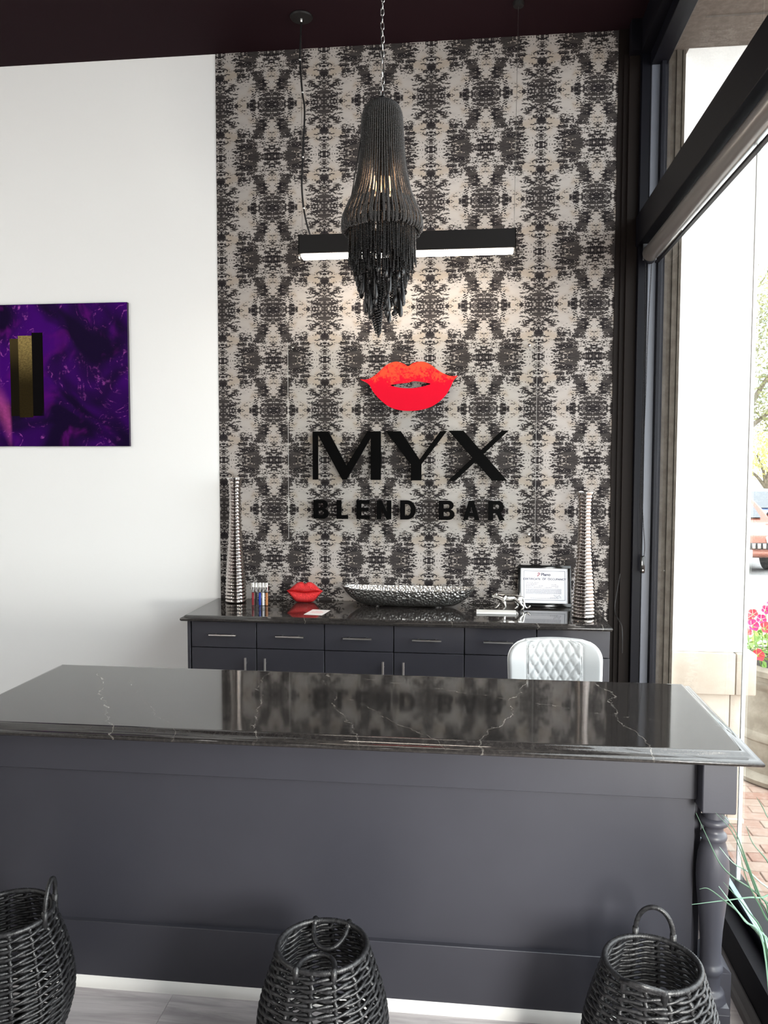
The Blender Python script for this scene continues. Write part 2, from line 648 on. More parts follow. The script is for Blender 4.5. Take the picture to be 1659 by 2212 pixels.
WHITE = m_white_wall()
PAPER = m_wallpaper()
CEIL = simple('aubergine_ceiling_paint', (0.013, 0.005, 0.007), 0.8, spec=0.08)
BLACKW = simple('black_wall_paint', (0.004, 0.0035, 0.006), 0.6, spec=0.12)
FRAME = simple('black_aluminium', (0.004, 0.004, 0.007), 0.45, spec=0.15)
TRIMD = simple('dark_brown_trim', (0.009, 0.006, 0.005), 0.55, spec=0.12)
DESK = m_paint('charcoal_paint', (0.033, 0.033, 0.042), 0.42)
CAB = m_paint('charcoal_cabinet_paint', (0.036, 0.035, 0.043), 0.40)
GAP = simple('shadow_gap_black', (0.006, 0.006, 0.007), 0.8)
QUARTZ = m_quartz()
PLANK = m_plank()
SHOE = m_paint('white_shoe_moulding', (0.70, 0.69, 0.67), 0.5)
STEEL = simple('brushed_steel', (0.62, 0.60, 0.58), 0.28, 1.0)
CHROME = simple('chrome', (0.72, 0.70, 0.68), 0.08, 1.0)
VASEM = simple('ribbed_silver', (0.50, 0.45, 0.42), 0.14, 1.0)
PEWTER = m_hammered()
SILVER = simple('polished_silver', (0.78, 0.76, 0.73), 0.2, 1.0)
LETTER = simple('black_acrylic', (0.0015, 0.0015, 0.0015), 0.5, spec=0.03)
LIPS = m_lips()
GLITTER = m_glitter()
ART = m_art()
BLACKM = simple('matt_black_metal', (0.008, 0.007, 0.007), 0.5, spec=0.25)
BLACKG = simple('gloss_black', (0.006, 0.006, 0.006), 0.12, spec=0.5)
LAMP = emit('lamp_diffuser', (1.0, 0.89, 0.75), 40.0)
UPLAMP = emit('lamp_uplight', (1.0, 0.96, 0.90), 26.0)
BULB = emit('warm_bulb', (1.0, 0.52, 0.25), 3.5)
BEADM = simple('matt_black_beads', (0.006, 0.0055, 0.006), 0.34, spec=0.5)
BEADU = simple('front_lit_black_beads', (0.036, 0.034, 0.034), 0.32, spec=0.5)  # lighter copy of the black beads, front light painted into the upper strands
RATTAN = m_rattan()
ACRYL = thin_glass('clear_acrylic', (0.985, 0.99, 0.99), 0.10)
PANEL = thin_glass('clear_sign_acrylic', (0.975, 0.98, 0.98), 0.0)
GLASS = thin_glass('window_glass', (0.97, 0.985, 0.98), 0.16)
EDGE = simple('pale_glass_edge', (0.80, 0.82, 0.80), 0.4)
PEDGE = simple('acrylic_cut_edge', (0.42, 0.41, 0.39), 0.4)
PAPERW = simple('white_paper', (0.80, 0.80, 0.84), 0.6, spec=0.3)
INK = simple('dark_blue_ink', (0.03, 0.03, 0.07), 0.7)
INKG = simple('grey_print', (0.20, 0.19, 0.23), 0.7)
INKR = simple('dark_red_print', (0.25, 0.02, 0.05), 0.7)
PINK = simple('pink_print', (0.80, 0.35, 0.36), 0.7)
CARD = simple('blush_card', (0.82, 0.78, 0.76), 0.6)
LEATH = m_leather()
PIPING = simple('light_piping', (0.74, 0.75, 0.75), 0.4)
STUCCO = m_stone('white_stucco', (0.86, 0.86, 0.84), (0.92, 0.92, 0.90), 90)
LIME = m_stone('cream_limestone', (0.50, 0.43, 0.355), (0.56, 0.50, 0.43), 5)
CAST = m_stone('cast_stone', (0.19, 0.165, 0.13), (0.27, 0.24, 0.195), 9)
SOFF = m_stone('grey_soffit_render', (0.12, 0.104, 0.092), (0.16, 0.14, 0.125), 30)
JAMB = m_stone('grey_brown_jamb', (0.066, 0.055, 0.044), (0.095, 0.082, 0.068), 20)
BRICK = m_brick()
BRICKF = m_brick_far()
GROUT = simple('sand_joint', (0.42, 0.36, 0.30), 0.9)
ASPH = m_stone('pale_asphalt', (0.30, 0.30, 0.30), (0.38, 0.38, 0.37), 20)
KERB = m_stone('concrete_kerb', (0.6, 0.58, 0.54), (0.7, 0.68, 0.64), 12)
LEAF = simple('petunia_leaf', (0.16, 0.30, 0.06), 0.55)
LEAF2 = simple('pale_petunia_leaf', (0.30, 0.40, 0.10), 0.55)
TLEAF = simple('oak_leaf', (0.17, 0.17, 0.06), 0.6)
YLEAF = simple('yellow_shrub_leaf', (0.50, 0.46, 0.14), 0.6)
BARK = m_stone('oak_bark', (0.12, 0.10, 0.07), (0.22, 0.18, 0.13), 8)
MAGENTA = simple('magenta_petal', (0.62, 0.01, 0.14), 0.5)
REDP = simple('red_petal', (0.70, 0.03, 0.05), 0.5)
GRASS = simple('glossy_grass_blade', (0.025, 0.065, 0.035), 0.35)
GRASS2 = simple('pale_grass_blade', (0.11, 0.20, 0.15), 0.35)
SOIL = simple('potting_soil', (0.04, 0.03, 0.025), 0.9)
CARB = simple('bronze_car_paint', (0.20, 0.075, 0.05), 0.18, 0.4, spec=0.6)
CARBL = simple('blue_car_paint', (0.16, 0.22, 0.42), 0.18, 0.4, spec=0.6)
CARG = simple('tinted_car_glass', (0.05, 0.06, 0.07), 0.05, spec=0.8)
RUBBER = simple('black_rubber', (0.012, 0.012, 0.012), 0.7)
BLIND = simple('grey_blind_fabric', (0.20, 0.185, 0.175), 0.28, 0.35, spec=0.6)

# ------------------------------------------------------------------ the room
DW = 4.548           # back wall plane
XR = 0.85            # window wall inner face
CZ = 4.034           # ceiling
XL = -5.2
YF = -3.7


def box_obj(name, x0, x1, y0, y1, z0, z1, mat, parent=None, bev=0.0, smooth=False):
    m = MB().box(x0, x1, y0, y1, z0, z1, bev)
    return m.build(name, mat, parent, smooth=bev > 0 or smooth)


floor = struct(box_obj('floor', XL, XR + 0.1, YF, DW + 0.1, -0.12, -0.004, simple('floor_screed', (0.25, 0.23, 0.22), 0.7)))
prow, plen = 0.19, 1.22
j = 0
yy = 4.48
plank_me = MB().box(-plen / 2 + .0006, plen / 2 - .0006, -prow / 2 + .0006, prow / 2 - .0006, -0.004, 0.0).mesh('plank', PLANK, smooth=False)
while yy > 0.4:
    off = (j * 0.437) % plen
    if j == 11: off = 0.0
    x = XL
    xs = -0.951 + off - 3 * plen
    while xs < XR - plen + 0.02:
        if xs > -3.4:
            inst('plank', plank_me, floor, (xs + plen / 2, yy - prow / 2, 0))
        xs += plen
    rest = (XR - 0.003) - xs
    if rest > 0.05:
        o = inst('plank', plank_me, floor, (xs + rest / 2, yy - prow / 2, 0))
        o.scale = (rest / plen, 1, 1)
    yy -= prow
    j += 1

ceiling = struct(box_obj('ceiling', XL, XR + 0.3, YF, DW + 0.1, CZ, CZ + 0.1, CEIL))
wall_back = struct(box_obj('wall_back', XL, XR + 0.25, DW, DW + 0.1, -0.1, CZ, WHITE))
wp = MB().box(-1.4915, 0.748, DW - 0.0025, DW, 0, CZ).build('wallpaper', PAPER, wall_back, smooth=False)
MB().box(-1.4925, -1.4915, DW - 0.003, DW, 0.9, CZ).build('wallpaper_edge', simple('wallpaper_cut_edge', (0.3, 0.28, 0.26), 0.8), wall_back, smooth=False)
struct(box_obj('wall_left', XL - 0.1, XL, YF, DW, -0.1, CZ, WHITE))
struct(box_obj('wall_front', XL, XR + .1, YF - .1, YF, -.1, CZ, WHITE))  # unseen wall, kept solid to block light from the sky

# window wall: knee wall, header, corner
YJ = 4.46            # far jamb of the window
YN = 0.15            # near end of the window, cut short out of view to direct the light
wr = MB()
wr.box(XR, 1.0, YF, DW, -0.35, 0.175)            # knee wall
wr.box(XR, 1.0, YF, DW, 3.87, CZ)                # header
wr.box(XR, 1.0, YF, YN, .175, 3.87)
wr.box(XR + 0.005, 1.0, YJ + .03, DW, .175, 3.87)
wall_right = struct(wr.build('wall_right', BLACKW, smooth=False))
bb = MB().prism([(0.827, 0.0), (0.85, 0.0), (0.85, 0.06), (0.845, 0.06), (0.838, 0.03), (0.830, 0.022)], -2.9, DW)
struct(bb.build('baseboard_right', simple('grey_baseboard', (0.19, 0.175, 0.17), 0.5), smooth=False))
# dark stepped trim between the wallpaper and the window
t1 = MB().box(0.748, 0.86, DW - 0.012, DW, 0, CZ).box(0.80, 0.86, DW - 0.05, DW - 0.012, 0, CZ - 0.12).box(0.775, 0.80, DW - 0.028, DW - .012, 0, CZ - 0.14)
struct(t1.build('trim_1', TRIMD, smooth=False))
t2 = MB().box(0.795, 0.85, DW - 0.11, DW - 0.051, CZ - 0.16, CZ)
struct(t2.build('trim_2', BLACKW, smooth=False))

# window frame
win = struct(thing('window_1', None, None, (0.95, 0, 0)))
def wpart(name, mat, *boxes, bev=0.002):
    m = MB()
    for b in boxes: m.box(*b, bev, 1)
    return m.build(name, mat, win, world=True)
wpart('jamb', FRAME, (0.856, 0.905, YJ, YJ + .03, .175, 3.87))
wpart('jamb', simple('jamb_daylight_tint', (0.13, 0.14, 0.17), 0.4), (0.905, 0.948, YJ - .01, YJ + .03, .175, 3.87))  # bluish daylight on this jamb face is put into its colour
wpart('jamb', FRAME, (0.948, 0.972, YJ - .05, YJ + .03, .175, 3.87))
wpart('transom_beam', FRAME, (0.846, 0.985, YN, YJ + .028, 2.868, 3.03))
wpart('head_rail', FRAME, (0.90, 0.985, YN, YJ, 3.80, 3.875))
wpart('sill_rail', FRAME, (0.90, 0.975, YN, YJ, .175, .212))
wpart('sill_highlight', simple('painted_sill_highlight', (0.25, 0.40, 0.46), 0.3), (0.905, 0.922, YN, YJ, .212, .218), bev=0)  # pale blue strip added to paint a highlight along the sill
for y0, y1 in ((2.921, YJ - .01), (YN, 2.909)):
    MB().box(0.948, 0.956, y0, y1, .205, 2.87).build('pane', GLASS, win, smooth=False, world=True)
    MB().box(0.948, 0.956, y0, y1, 3.03, 3.81).build('pane', GLASS, win, smooth=False, world=True)
for yj in (2.915,):
    MB().box(0.946, 0.958, yj - .006, yj + .006, .205, 2.87).build('glazing_joint', EDGE, win, smooth=False, world=True)
# exterior jamb strip, seen beyond the glass
ej = MB().box(0.975, 1.075, YJ + .06, YJ + .1, -.3, 3.95).box(1.045, 1.062, YJ + .05, YJ + .06, -.3, 3.95).box(1.078, 1.092, YJ + .055, YJ + .12, -.3, 3.95)
struct(ej.build('trim_3', JAMB, smooth=False))

# ------------------------------------------------------------------ reception desk
def slab_loops(x0, x1, y0, y1, prof, back_flat=False):
    """stack of rectangular loops (outset, z) for a worktop with a moulded edge"""
    m = MB()
    vs, fs = [], []
    prof = [(-.006, prof[0][1])] + list(prof)
    for (o, z) in prof:
        yb = y1 + (0 if back_flat else o)
        vs += [(x0 - o, y0 - o, z), (x1 + o, y0 - o, z), (x1 + o, yb, z), (x0 - o, yb, z)]
    n = len(prof)
    fs.append((0, 1, 2, 3))
    for i in range(n - 1):
        for k in range(4):
            k2 = (k + 1) % 4
            fs.append((i * 4 + k, i * 4 + k2, i * 4 + 4 + k2, i * 4 + 4 + k))
    fs.append(tuple((n - 1) * 4 + k for k in (3, 2, 1, 0)))
    return m.add(vs, fs)


HT = 0.8886
ogee = [(0, HT), (.003, HT - .0006), (.007, HT - .003), (.013, HT - .008), (.020, HT - .0125), (.028, HT - .0145), (.036, HT - .0155), (.041, HT - .018), (.043, HT - .022), (.042, HT - .027), (.038, HT - .0305), (.030, HT - .032)]
desk_top = slab_loops(-1.657, 0.766, 2.3216, 3.0223, ogee).build('desk_worktop', QUARTZ, angle=50)
tag(desk_top, 'glossy dark veined stone worktop on the reception desk in the foreground', 'worktop')
ZB = HT - 0.032

desk = thing('reception_desk', 'charcoal painted reception desk with turned corner post, in the foreground', 'desk', (-0.45, 2.65, 0))
BX0, BX1 = -1.60, 0.66
def dpart(name, mat, *boxes, bev=0.0015):
    m = MB()
    for b in boxes: m.box(*b, bev, 1)
    return m.build(name, mat, desk, world=True)
dpart('carcass', DESK, (BX0, BX1 + .02, 2.418, 2.93, 0.0, ZB))
dpart('front_panel', DESK, (BX0, .657, 2.404, 2.4175, 0.20, 0.73))
dpart('apron_board', DESK, (BX0, .657, 2.385, 2.4175, 0.716, ZB))
dpart('plinth_board', DESK, (BX0, BX1 - .0, 2.385, 2.4175, 0.0, 0.216))
m = MB().prism([(0, 0)], 0, 0) if False else MB()
q = [(2.372, 0.0), (2.372, .008), (2.3735, .018), (2.378, .028), (2.385, .034), (2.385, 0.0)]
vs = [(BX0, y, z) for y, z in q] + [(BX1 - .005, y, z) for y, z in q]
n = len(q)
m.add(vs, [tuple(range(n)), tuple(range(2 * n - 1, n - 1, -1))] + [(i, i + n, (i + 1) % n + n, (i + 1) % n) for i in range(n)])
m.build('shoe_moulding', SHOE, desk, world=True, angle=60)
dpart('base_block', DESK, (0.665, 0.782, 2.428, 2.53, 0.0, 0.165))
m = MB()
m.prism([(0.665, 0.165), (0.782, 0.165), (0.7235, 0.215)], 2.428, 2.53).build('base_block_cap', DESK, desk, world=True, smooth=False)
post_prof = [(.028, .700), (.030, .672), (.0395, .668), (.042, .660), (.0395, .652), (.030, .647), (.027, .640), (.0265, .632), (.030, .627), (.036, .622), (.0378, .614), (.036, .607), (.0325, .602),
             (.037, .585), (.043, .558), (.0462, .52), (.0462, .49), (.044, .455), (.0395, .41), (.0355, .37), (.032, .33), (.030, .29), (.0295, .236), (.0315, .229), (.0355, .222), (.0365, .214), (.0355, .206), (.031, .200), (.0285, .193),
             (.0285, .160), (.031, .151), (.039, .147), (.0425, .139), (.0425, .133), (.0455, .127), (.047, .118), (.047, .112)]
for pcx in (0.7045, -1.645):
    dpart('post_block', DESK, (pcx - .0475, pcx + .0475, 2.33, 2.425, .698, ZB), bev=.003)
    m = MB().lathe(post_prof, (pcx, 2.3775, 0), 40)
    m.build('turned_post', DESK, desk, world=True, angle=60)
    m = MB().box(pcx - .047, pcx + .047, 2.3305, 2.4245, 0, .10, .003, 1)
    vs = []
    for (h, z) in ((.047, .10), (.044, .118), (.03, .122)):
        vs += [(pcx - h, 2.3775 - h, z), (pcx + h, 2.3775 - h, z), (pcx + h, 2.3775 + h, z), (pcx - h, 2.3775 + h, z)]
    fs = [(i * 4 + k, i * 4 + (k + 1) % 4, i * 4 + 4 + (k + 1) % 4, i * 4 + 4 + k) for i in range(2) for k in range(4)] + [(8, 9, 10, 11)]
    m.add(vs, fs)
    m.build('post_plinth', DESK, desk, world=True, angle=30)

# ------------------------------------------------------------------ back cabinets and worktop
HB = 0.91
ogee2 = [(0, HB), (.003, HB - .0008), (.008, HB - .006), (.014, HB - .010), (.020, HB - .0115), (.024, HB - .015), (.024, HB - .022), (.020, HB - .028), (.014, HB - .030)]
btop = slab_loops(-1.507, 0.655, 4.006, DW - .004, ogee2, True).build('back_worktop', QUARTZ, angle=50)
tag(btop, 'dark polished stone worktop on the cabinets along the wallpapered wall', 'worktop')
ZC = HB - 0.031
CX0, CW = -1.495, 0.3617


def bar_handle(name, parent, length, vertical, at):
    m = MB()
    if vertical:
        m.tube([(at[0], at[1] - .03, at[2] - length / 2), (at[0], at[1] - .03, at[2] + length / 2)], .0058, 10)
        for s in (-.3, .3): m.tube([(at[0], at[1], at[2] + s * length), (at[0], at[1] - .03, at[2] + s * length)], .0042, 8)
    else:
        m.tube([(at[0] - length / 2, at[1] - .03, at[2]), (at[0] + length / 2, at[1] - .03, at[2])], .0058, 10)
        for s in (-.3, .3): m.tube([(at[0] + s * length, at[1], at[2]), (at[0] + s * length, at[1] - .03, at[2])], .0042, 8)
    return m.build(name, STEEL, parent)


cab_labels = ['charcoal base cabinet at the white wall end, under the silver vase and lip gloss tubes',
              'charcoal base cabinet in the middle of the back row, under the hammered bowl',
              'charcoal base cabinet at the window end, partly behind the quilted chair']
for c in range(3):
    x0 = CX0 + c * 2 * CW
    cx = x0 + CW
    cb = thing('base_cabinet', cab_labels[c], 'cabinet', (cx, 4.28, 0), 0, 'base cabinets along the back wall')
    m = MB().box(-CW + .001, CW - .001, -.23, .262, 0.10, ZC - .001)
    m.build('body', CAB if c == 0 else GAP, cb, smooth=False)
    MB().box(-CW + .002, CW - .002, -.18, .26, 0, .0995).build('toe_kick', GAP, cb, smooth=False)
    if c == 0: MB().box(-CW - .012, -CW + .004, -.252, .262, 0, ZC - .001, .001, 1).build('end_panel', CAB, cb)
    for s in (0, 1):
        a, b = -CW + s * CW + .0025 + (.008 if c == 0 and s == 0 else 0), -CW + (s + 1) * CW - .0025
        mid = (a + b) / 2
        d = MB().box(a, b, -.25, -.2305, .738, ZC - .006, .0012, 1).build('drawer', CAB, cb)
        hx = {0: (-1.308, -.950), 1: (-.595, -.239), 2: (.122, .500)}[c][s] - cx
        bar_handle('handle', d, .148, False, (hx, -.25, .808))
        d = MB().box(a, b, -.25, -.2305, .104, .734, .0012, 1).build('door', CAB, cb)
        bar_handle('handle', d, .16, True, ((b - .05) if s == 0 else (a + .05), -.25, .612))

# ------------------------------------------------------------------ wall sign
SY = DW - 0.034
sign = thing('wall_sign', 'sign with red lips and black lettering on a clear panel over the wallpaper', 'sign', (-.365, SY, 1.27))
# sign template units -> metres on the sign plane
def SX(cx): return -.651 + ((600 + cx / 2.8603) - 781) * .002638
def SZ(cy): return 2.279 - ((740 + cy / 2.8603) - 783) * .00259
def sign_part(name, loops, y, depth, mat, bevel=0.0):
    me = flat_curve_mesh(name, [[(a - sign.location.x, b - sign.location.z) for a, b in lp] for lp in loops], depth, mat, bevel)
    o = bpy.data.objects.new(name, me)
    COL.objects.link(o)
    o.parent = sign
    o.location = (0, y - SY - depth / 2 - .0002, 0)
    return o
MB().box(-1.072, .334, SY, SY + .006, 1.272, 2.40).build('clear_panel', PANEL, sign, smooth=False, world=True)
for ex in (-1.0735, .334):
    MB().box(ex, ex + .0011, SY, SY + .006, 1.272, 2.40).build('panel_edge', PEDGE, sign, smooth=False, world=True)
for (px_, pz_) in ((-.388, 1.313), (.299, 1.312), (-1.045, 1.312), (.29, 2.36), (-1.04, 2.37)):
    MB().lathe([(.002, -.012), (.007, -.011), (.0085, -.008), (.0085, .034)], (px_, SY, pz_), 14, 'Y').build('standoff', CHROME, sign, world=True)


def smooth_loop(p, n=5):
    out = []
    k = len(p)
    for i in range(k):
        p0, p1, p2, p3 = [Vector((*p[(i + d) % k], 0)) for d in (-1, 0, 1, 2)]
        for t in range(n):
            t /= n
            q = 0.5 * ((2 * p1) + (-p0 + p2) * t + (2 * p0 - 5 * p1 + 4 * p2 - p3) * t * t + (-p0 + 3 * p1 - 3 * p2 + p3) * t ** 3)
            out.append((q.x, q.y))
    return out


lo = [(518, 230), (548, 231), (580, 222), (620, 195), (665, 152), (705, 129), (745, 123), (785, 136), (812, 151), (838, 134), (872, 125), (912, 127), (955, 148), (1000, 183), (1050, 209), (1085, 216), (1112, 213), (1090, 240), (1068, 285), (1040, 333), (990, 380), (925, 413), (840, 427), (760, 422), (695, 400), (640, 357), (597, 308), (575, 268), (552, 248)]
li = [(703, 267), (760, 258), (815, 252), (850, 243), (900, 250), (947, 260), (925, 271), (860, 285), (800, 287), (745, 280)]
sign_part('lips', [[(SX(a), SZ(b)) for a, b in smooth_loop(lo)], [(SX(a), SZ(b)) for a, b in smooth_loop(li, 4)]], SY, .008, LIPS)


def isect(a, b, c, d):
    x1, y1, x2, y2 = *a, *b
    x3, y3, x4, y4 = *c, *d
    den = (x1 - x2) * (y3 - y4) - (y1 - y2) * (x3 - x4)
    px = ((x1 * y2 - y1 * x2) * (x3 - x4) - (x1 - x2) * (x3 * y4 - y3 * x4)) / den
    py = ((x1 * y2 - y1 * x2) * (y3 - y4) - (y1 - y2) * (x3 * y4 - y3 * x4)) / den
    return (px, py)


LM = [(218, 553), (318, 553), (431, 768), (562, 553), (645, 553), (645, 858), (582, 858), (582, 594), (432, 857), (404, 857), (252, 574), (252, 857), (218, 857)]
LY = [(675, 553), (768, 553), (884, 729), (1010, 553), (1050, 553), (895, 760), (895, 860), (830, 860), (830, 760)]
TL, TR = ((1060, 551), (1325, 860)), ((1150, 551), (1416, 860))
NL, NR = ((1380, 551), (1060, 860)), ((1422, 551), (1103, 860))
LX = [TL[0], TR[0], isect(*TR, *NL), NL[0], NR[0], isect(*TR, *NR), TR[1], TL[1], isect(*TL, *NR), NR[1], NL[1], isect(*TL, *NL)]
for lp in (LM, LY, LX):
    sign_part('letter', [[(SX(a), SZ(b)) for a, b in lp]], SY, .014, LETTER)


def arc(cx, cy, rx, ry, a0, a1, n=10):
    return [(cx + rx * math.cos(math.radians(a0 + (a1 - a0) * i / n)), cy + ry * math.sin(math.radians(a0 + (a1 - a0) * i / n))) for i in range(n + 1)]


def glyph(ch):  # unit height letters, returns (width, loops) in a 0..w x 0..1 box
    if ch == 'L': return .62, [[(0, 0), (.62, 0), (.62, .2), (.26, .2), (.26, 1), (0, 1)]]
    if ch == 'E': return .72, [[(0, 0), (.72, 0), (.72, .2), (.26, .2), (.26, .41), (.66, .41), (.66, .6), (.26, .6), (.26, .8), (.71, .8), (.71, 1), (0, 1)]]
    if ch == 'N': return .78, [[(0, 0), (.24, 0), (.24, .62), (.53, 0), (.78, 0), (.78, 1), (.54, 1), (.54, .4), (.25, 1), (0, 1)]]
    if ch == 'D': return .83, [[(0, 0)] + arc(.37, .5, .46, .5, -90, 90, 18) + [(0, 1)], [(.26, .2), (.26, .8)] + arc(.36, .5, .21, .3, 90, -90, 14)]
    if ch == 'B': return .83, [[(0, 0)] + arc(.52, .275, .31, .275, -90, 72, 12) + arc(.5, .755, .28, .245, -58, 90, 12) + [(0, 1)],
                              [(.26, .19), (.26, .43)] + arc(.48, .31, .1, .12, 90, -90, 8), [(.26, .6), (.26, .81)] + arc(.46, .705, .09, .105, 90, -90, 8)]
    if ch == 'R': return .85, [[(0, 0), (.26, 0), (.26, .37), (.41, .37), (.58, 0), (.87, 0), (.65, .42)] + arc(.5, .69, .31, .31, -50, 90, 12) + [(0, 1)],
                              [(.26, .56), (.26, .81)] + arc(.46, .685, .11, .125, 90, -90, 8)]
    if ch == 'A': return .9, [[(0, 0), (.26, 0), (.32, .2), (.58, .2), (.64, 0), (.9, 0), (.59, 1), (.31, 1)], [(.375, .38), (.45, .66), (.525, .38)]]


for ch, a, b in (('B', 222, 318), ('L', 368, 440), ('E', 493, 577), ('N', 620, 710), ('D', 765, 862), ('B', 1003, 1100), ('A', 1150, 1252), ('R', 1303, 1402)):
    w, loops = glyph(ch)
    xa, xb = SX(a), SX(b)
    sign_part('letter', [[(xa + (xb - xa) * u / w, 1.3895 + .109 * v) for u, v in lp] for lp in loops], SY, .014, LETTER)

# ------------------------------------------------------------------ linear pendant light
pl = thing('linear_pendant_light', 'black linear pendant lamp with glowing underside in front of the wallpaper', 'lamp', (-.37, 4.22, 2.79))
m = MB().box(-.932, .193, 4.184, 4.256, 2.807, 2.905, .002, 1).build('housing', BLACKM, pl, world=True)
MB().box(-.935, -.932, 4.184, 4.256, 2.785, 2.906).build('end_cap', BLACKG, pl, smooth=False, world=True)
MB().box(.193, .196, 4.184, 4.256, 2.785, 2.906).build('end_cap', BLACKG, pl, smooth=False, world=True)
MB().box(-.922, .184, 4.1845, 4.2555, 2.790, 2.8065, .005, 3).build('diffuser', LAMP, pl, world=True)
MB().box(-.90, .165, 4.195, 4.245, 2.9046, 2.9053).build('uplight_strip', UPLAMP, pl, smooth=False, world=True)
MB().lathe([(.058, 0), (.060, -.004), (.056, -.012), (.012, -.014)], (-.921, 4.223, CZ), 32).build('ceiling_canopy', BLACKM, pl, world=True)
MB().lathe([(.005, -.012), (.007, -.014), (.005, -.03), (.003, -.032)], (-.921, 4.223, CZ), 12).build('cord_grip', STEEL, pl, world=True)
MB().lathe([(.028, 0), (.030, -.004), (.026, -.02), (.004, -.022)], (.197, 4.222, CZ), 24).build('ceiling_canopy', BLACKM, pl, world=True)


def spline_pts(pts, n=8):
    P = [Vector(p) for p in pts]
    P = [P[0] * 2 - P[1]] + P + [P[-1] * 2 - P[-2]]
    out = []
    for i in range(1, len(P) - 2):
        p0, p1, p2, p3 = P[i - 1:i + 3]
        for t in range(n):
            t /= n
            out.append(0.5 * ((2 * p1) + (-p0 + p2) * t + (2 * p0 - 5 * p1 + 4 * p2 - p3) * t * t + (-p0 + 3 * p1 - 3 * p2 + p3) * t ** 3))
    out.append(P[-2])
    return out


cordp = [(-.921, 4.223, 4.01), (-.926, 4.22, 3.904), (-.929, 4.22, 3.811), (-.917, 4.22, 3.645), (-.905, 4.22, 3.55), (-.916, 4.22, 3.314), (-.922, 4.22, 3.171), (-.912, 4.22, 3.051), (-.895, 4.22, 2.967), (-.876, 4.22, 2.905)]
MB().tube(spline_pts(cordp), .0048, 8).build('power_cord', BLACKM, pl, world=True)
for z in (3.85, 3.64, 3.31, 3.06):
    q_ = min(cordp, key=lambda p: abs(p[2] - z))
    MB().lathe([(.0055, -.003), (.006, 0), (.0055, .003)], (q_[0] + .001, q_[1], q_[2]), 10).build('cable_clip', SHOE, pl, world=True)
for xs in (-.921, .187):
    MB().tube([(xs, 4.222, 2.905), (xs + .01 * (xs > 0), 4.222, 4.02)], .0011, 5).build('suspension_wire', STEEL, pl, world=True)

# ------------------------------------------------------------------ beaded chandelier
CHX, CHY = -.34, 2.90
ch = thing('beaded_chandelier', 'black beaded chandelier hanging on a chain above the reception desk', 'chandelier', (CHX, CHY, 2.16))
link = MB()
lp = []
for i in range(14):
    a = 2 * PI * i / 14
    lp.append((.0055 * math.cos(a), 0, .0105 * math.sin(a) + (.004 if math.sin(a) > 0 else -.004)))
link.tube(lp, .0016, 6, True)
link_me = link.mesh('chain_link', STEEL)
z = 3.005
i = 0
while z < CZ - .03:
    inst('chain_link', link_me, ch, (.001 * math.sin(i), 0, z + .013 - ch.location.z), (0, .06 * math.sin(i * 1.7), PI / 2 * (i % 2) + .35))
    z += .0235
    i += 1
MB().tube([(CHX + .004, CHY, 3.0)] + [(CHX + .006 * math.sin(k), CHY + .005 * math.cos(k), 3.0 + k * .05) for k in range(1, 20)] + [(CHX, CHY, CZ - .03)], .002, 6).build('lamp_wire', BLACKM, ch, world=True)
MB().lathe([(.06, 0), (.062, -.005), (.05, -.02), (.012, -.032)], (CHX, CHY, CZ), 28).build('ceiling_canopy', BLACKM, ch, world=True)
MB().lathe([(.004, 3.012), (.010, 3.008), (.012, 2.992), (.03, 2.986), (.030, 2.980), (.004, 2.978)], (CHX, CHY, 0), 20).build('top_cap', BLACKM, ch, world=True)
ring = MB()
for (rr_, zz_) in ((.062, 2.95), (.122, 2.60), (.116, 2.572), (.092, 2.44), (.066, 2.40)):
    ring.tube([(CHX + rr_ * math.cos(a * PI / 16), CHY + rr_ * math.sin(a * PI / 16), zz_) for a in range(32)], .0025, 6, True)
for a in range(4):
    t = a * PI / 2 + .4
    ring.tube([(CHX, CHY, 2.985), (CHX + .062 * math.cos(t), CHY + .062 * math.sin(t), 2.95), (CHX + .122 * math.cos(t), CHY + .122 * math.sin(t), 2.60), (CHX + .092 * math.cos(t), CHY + .092 * math.sin(t), 2.44)], .002, 5)
ring.build('wire_frame', BLACKM, ch, world=True)
for k in range(3):
    t = k * 2 * PI / 3 + .7
    bx_, by_ = CHX + .03 * math.cos(t), CHY + .03 * math.sin(t)
    MB().lathe([(.003, 2.66), (.007, 2.672), (.0085, 2.69), (.006, 2.72), (.002, 2.738)], (bx_, by_, 0), 12).build('bulb', BULB, ch, world=True)
    MB().lathe([(.010, 2.60), (.011, 2.662), (.008, 2.664)], (bx_, by_, 0), 12).build('bulb_socket', BLACKM, ch, world=True)


cl = bpy.data.lights.new('chandelier_bulb_light', 'POINT')
cl.energy, cl.shadow_soft_size, cl.color = 2.2, .02, (1.0, .6, .35)
clo = bpy.data.objects.new('chandelier_bulb_light', cl)
COL.objects.link(clo)
clo.parent = ch
clo.location = (0, 0, 2.70 - ch.location.z)


def strand_beads(m, pts, r, pitch, phase=None):
    """beads every `pitch` along the polyline"""
    acc = 0.0
    nxt = R.random() * pitch if phase is None else phase
    for a, b in zip(pts[:-1], pts[1:]):
        a, b = Vector(a), Vector(b)
        L = (b - a).length
        while nxt <= acc + L and L > 0:
            m.bead(a + (b - a) * ((nxt - acc) / L), r)
            nxt += pitch
        acc += L


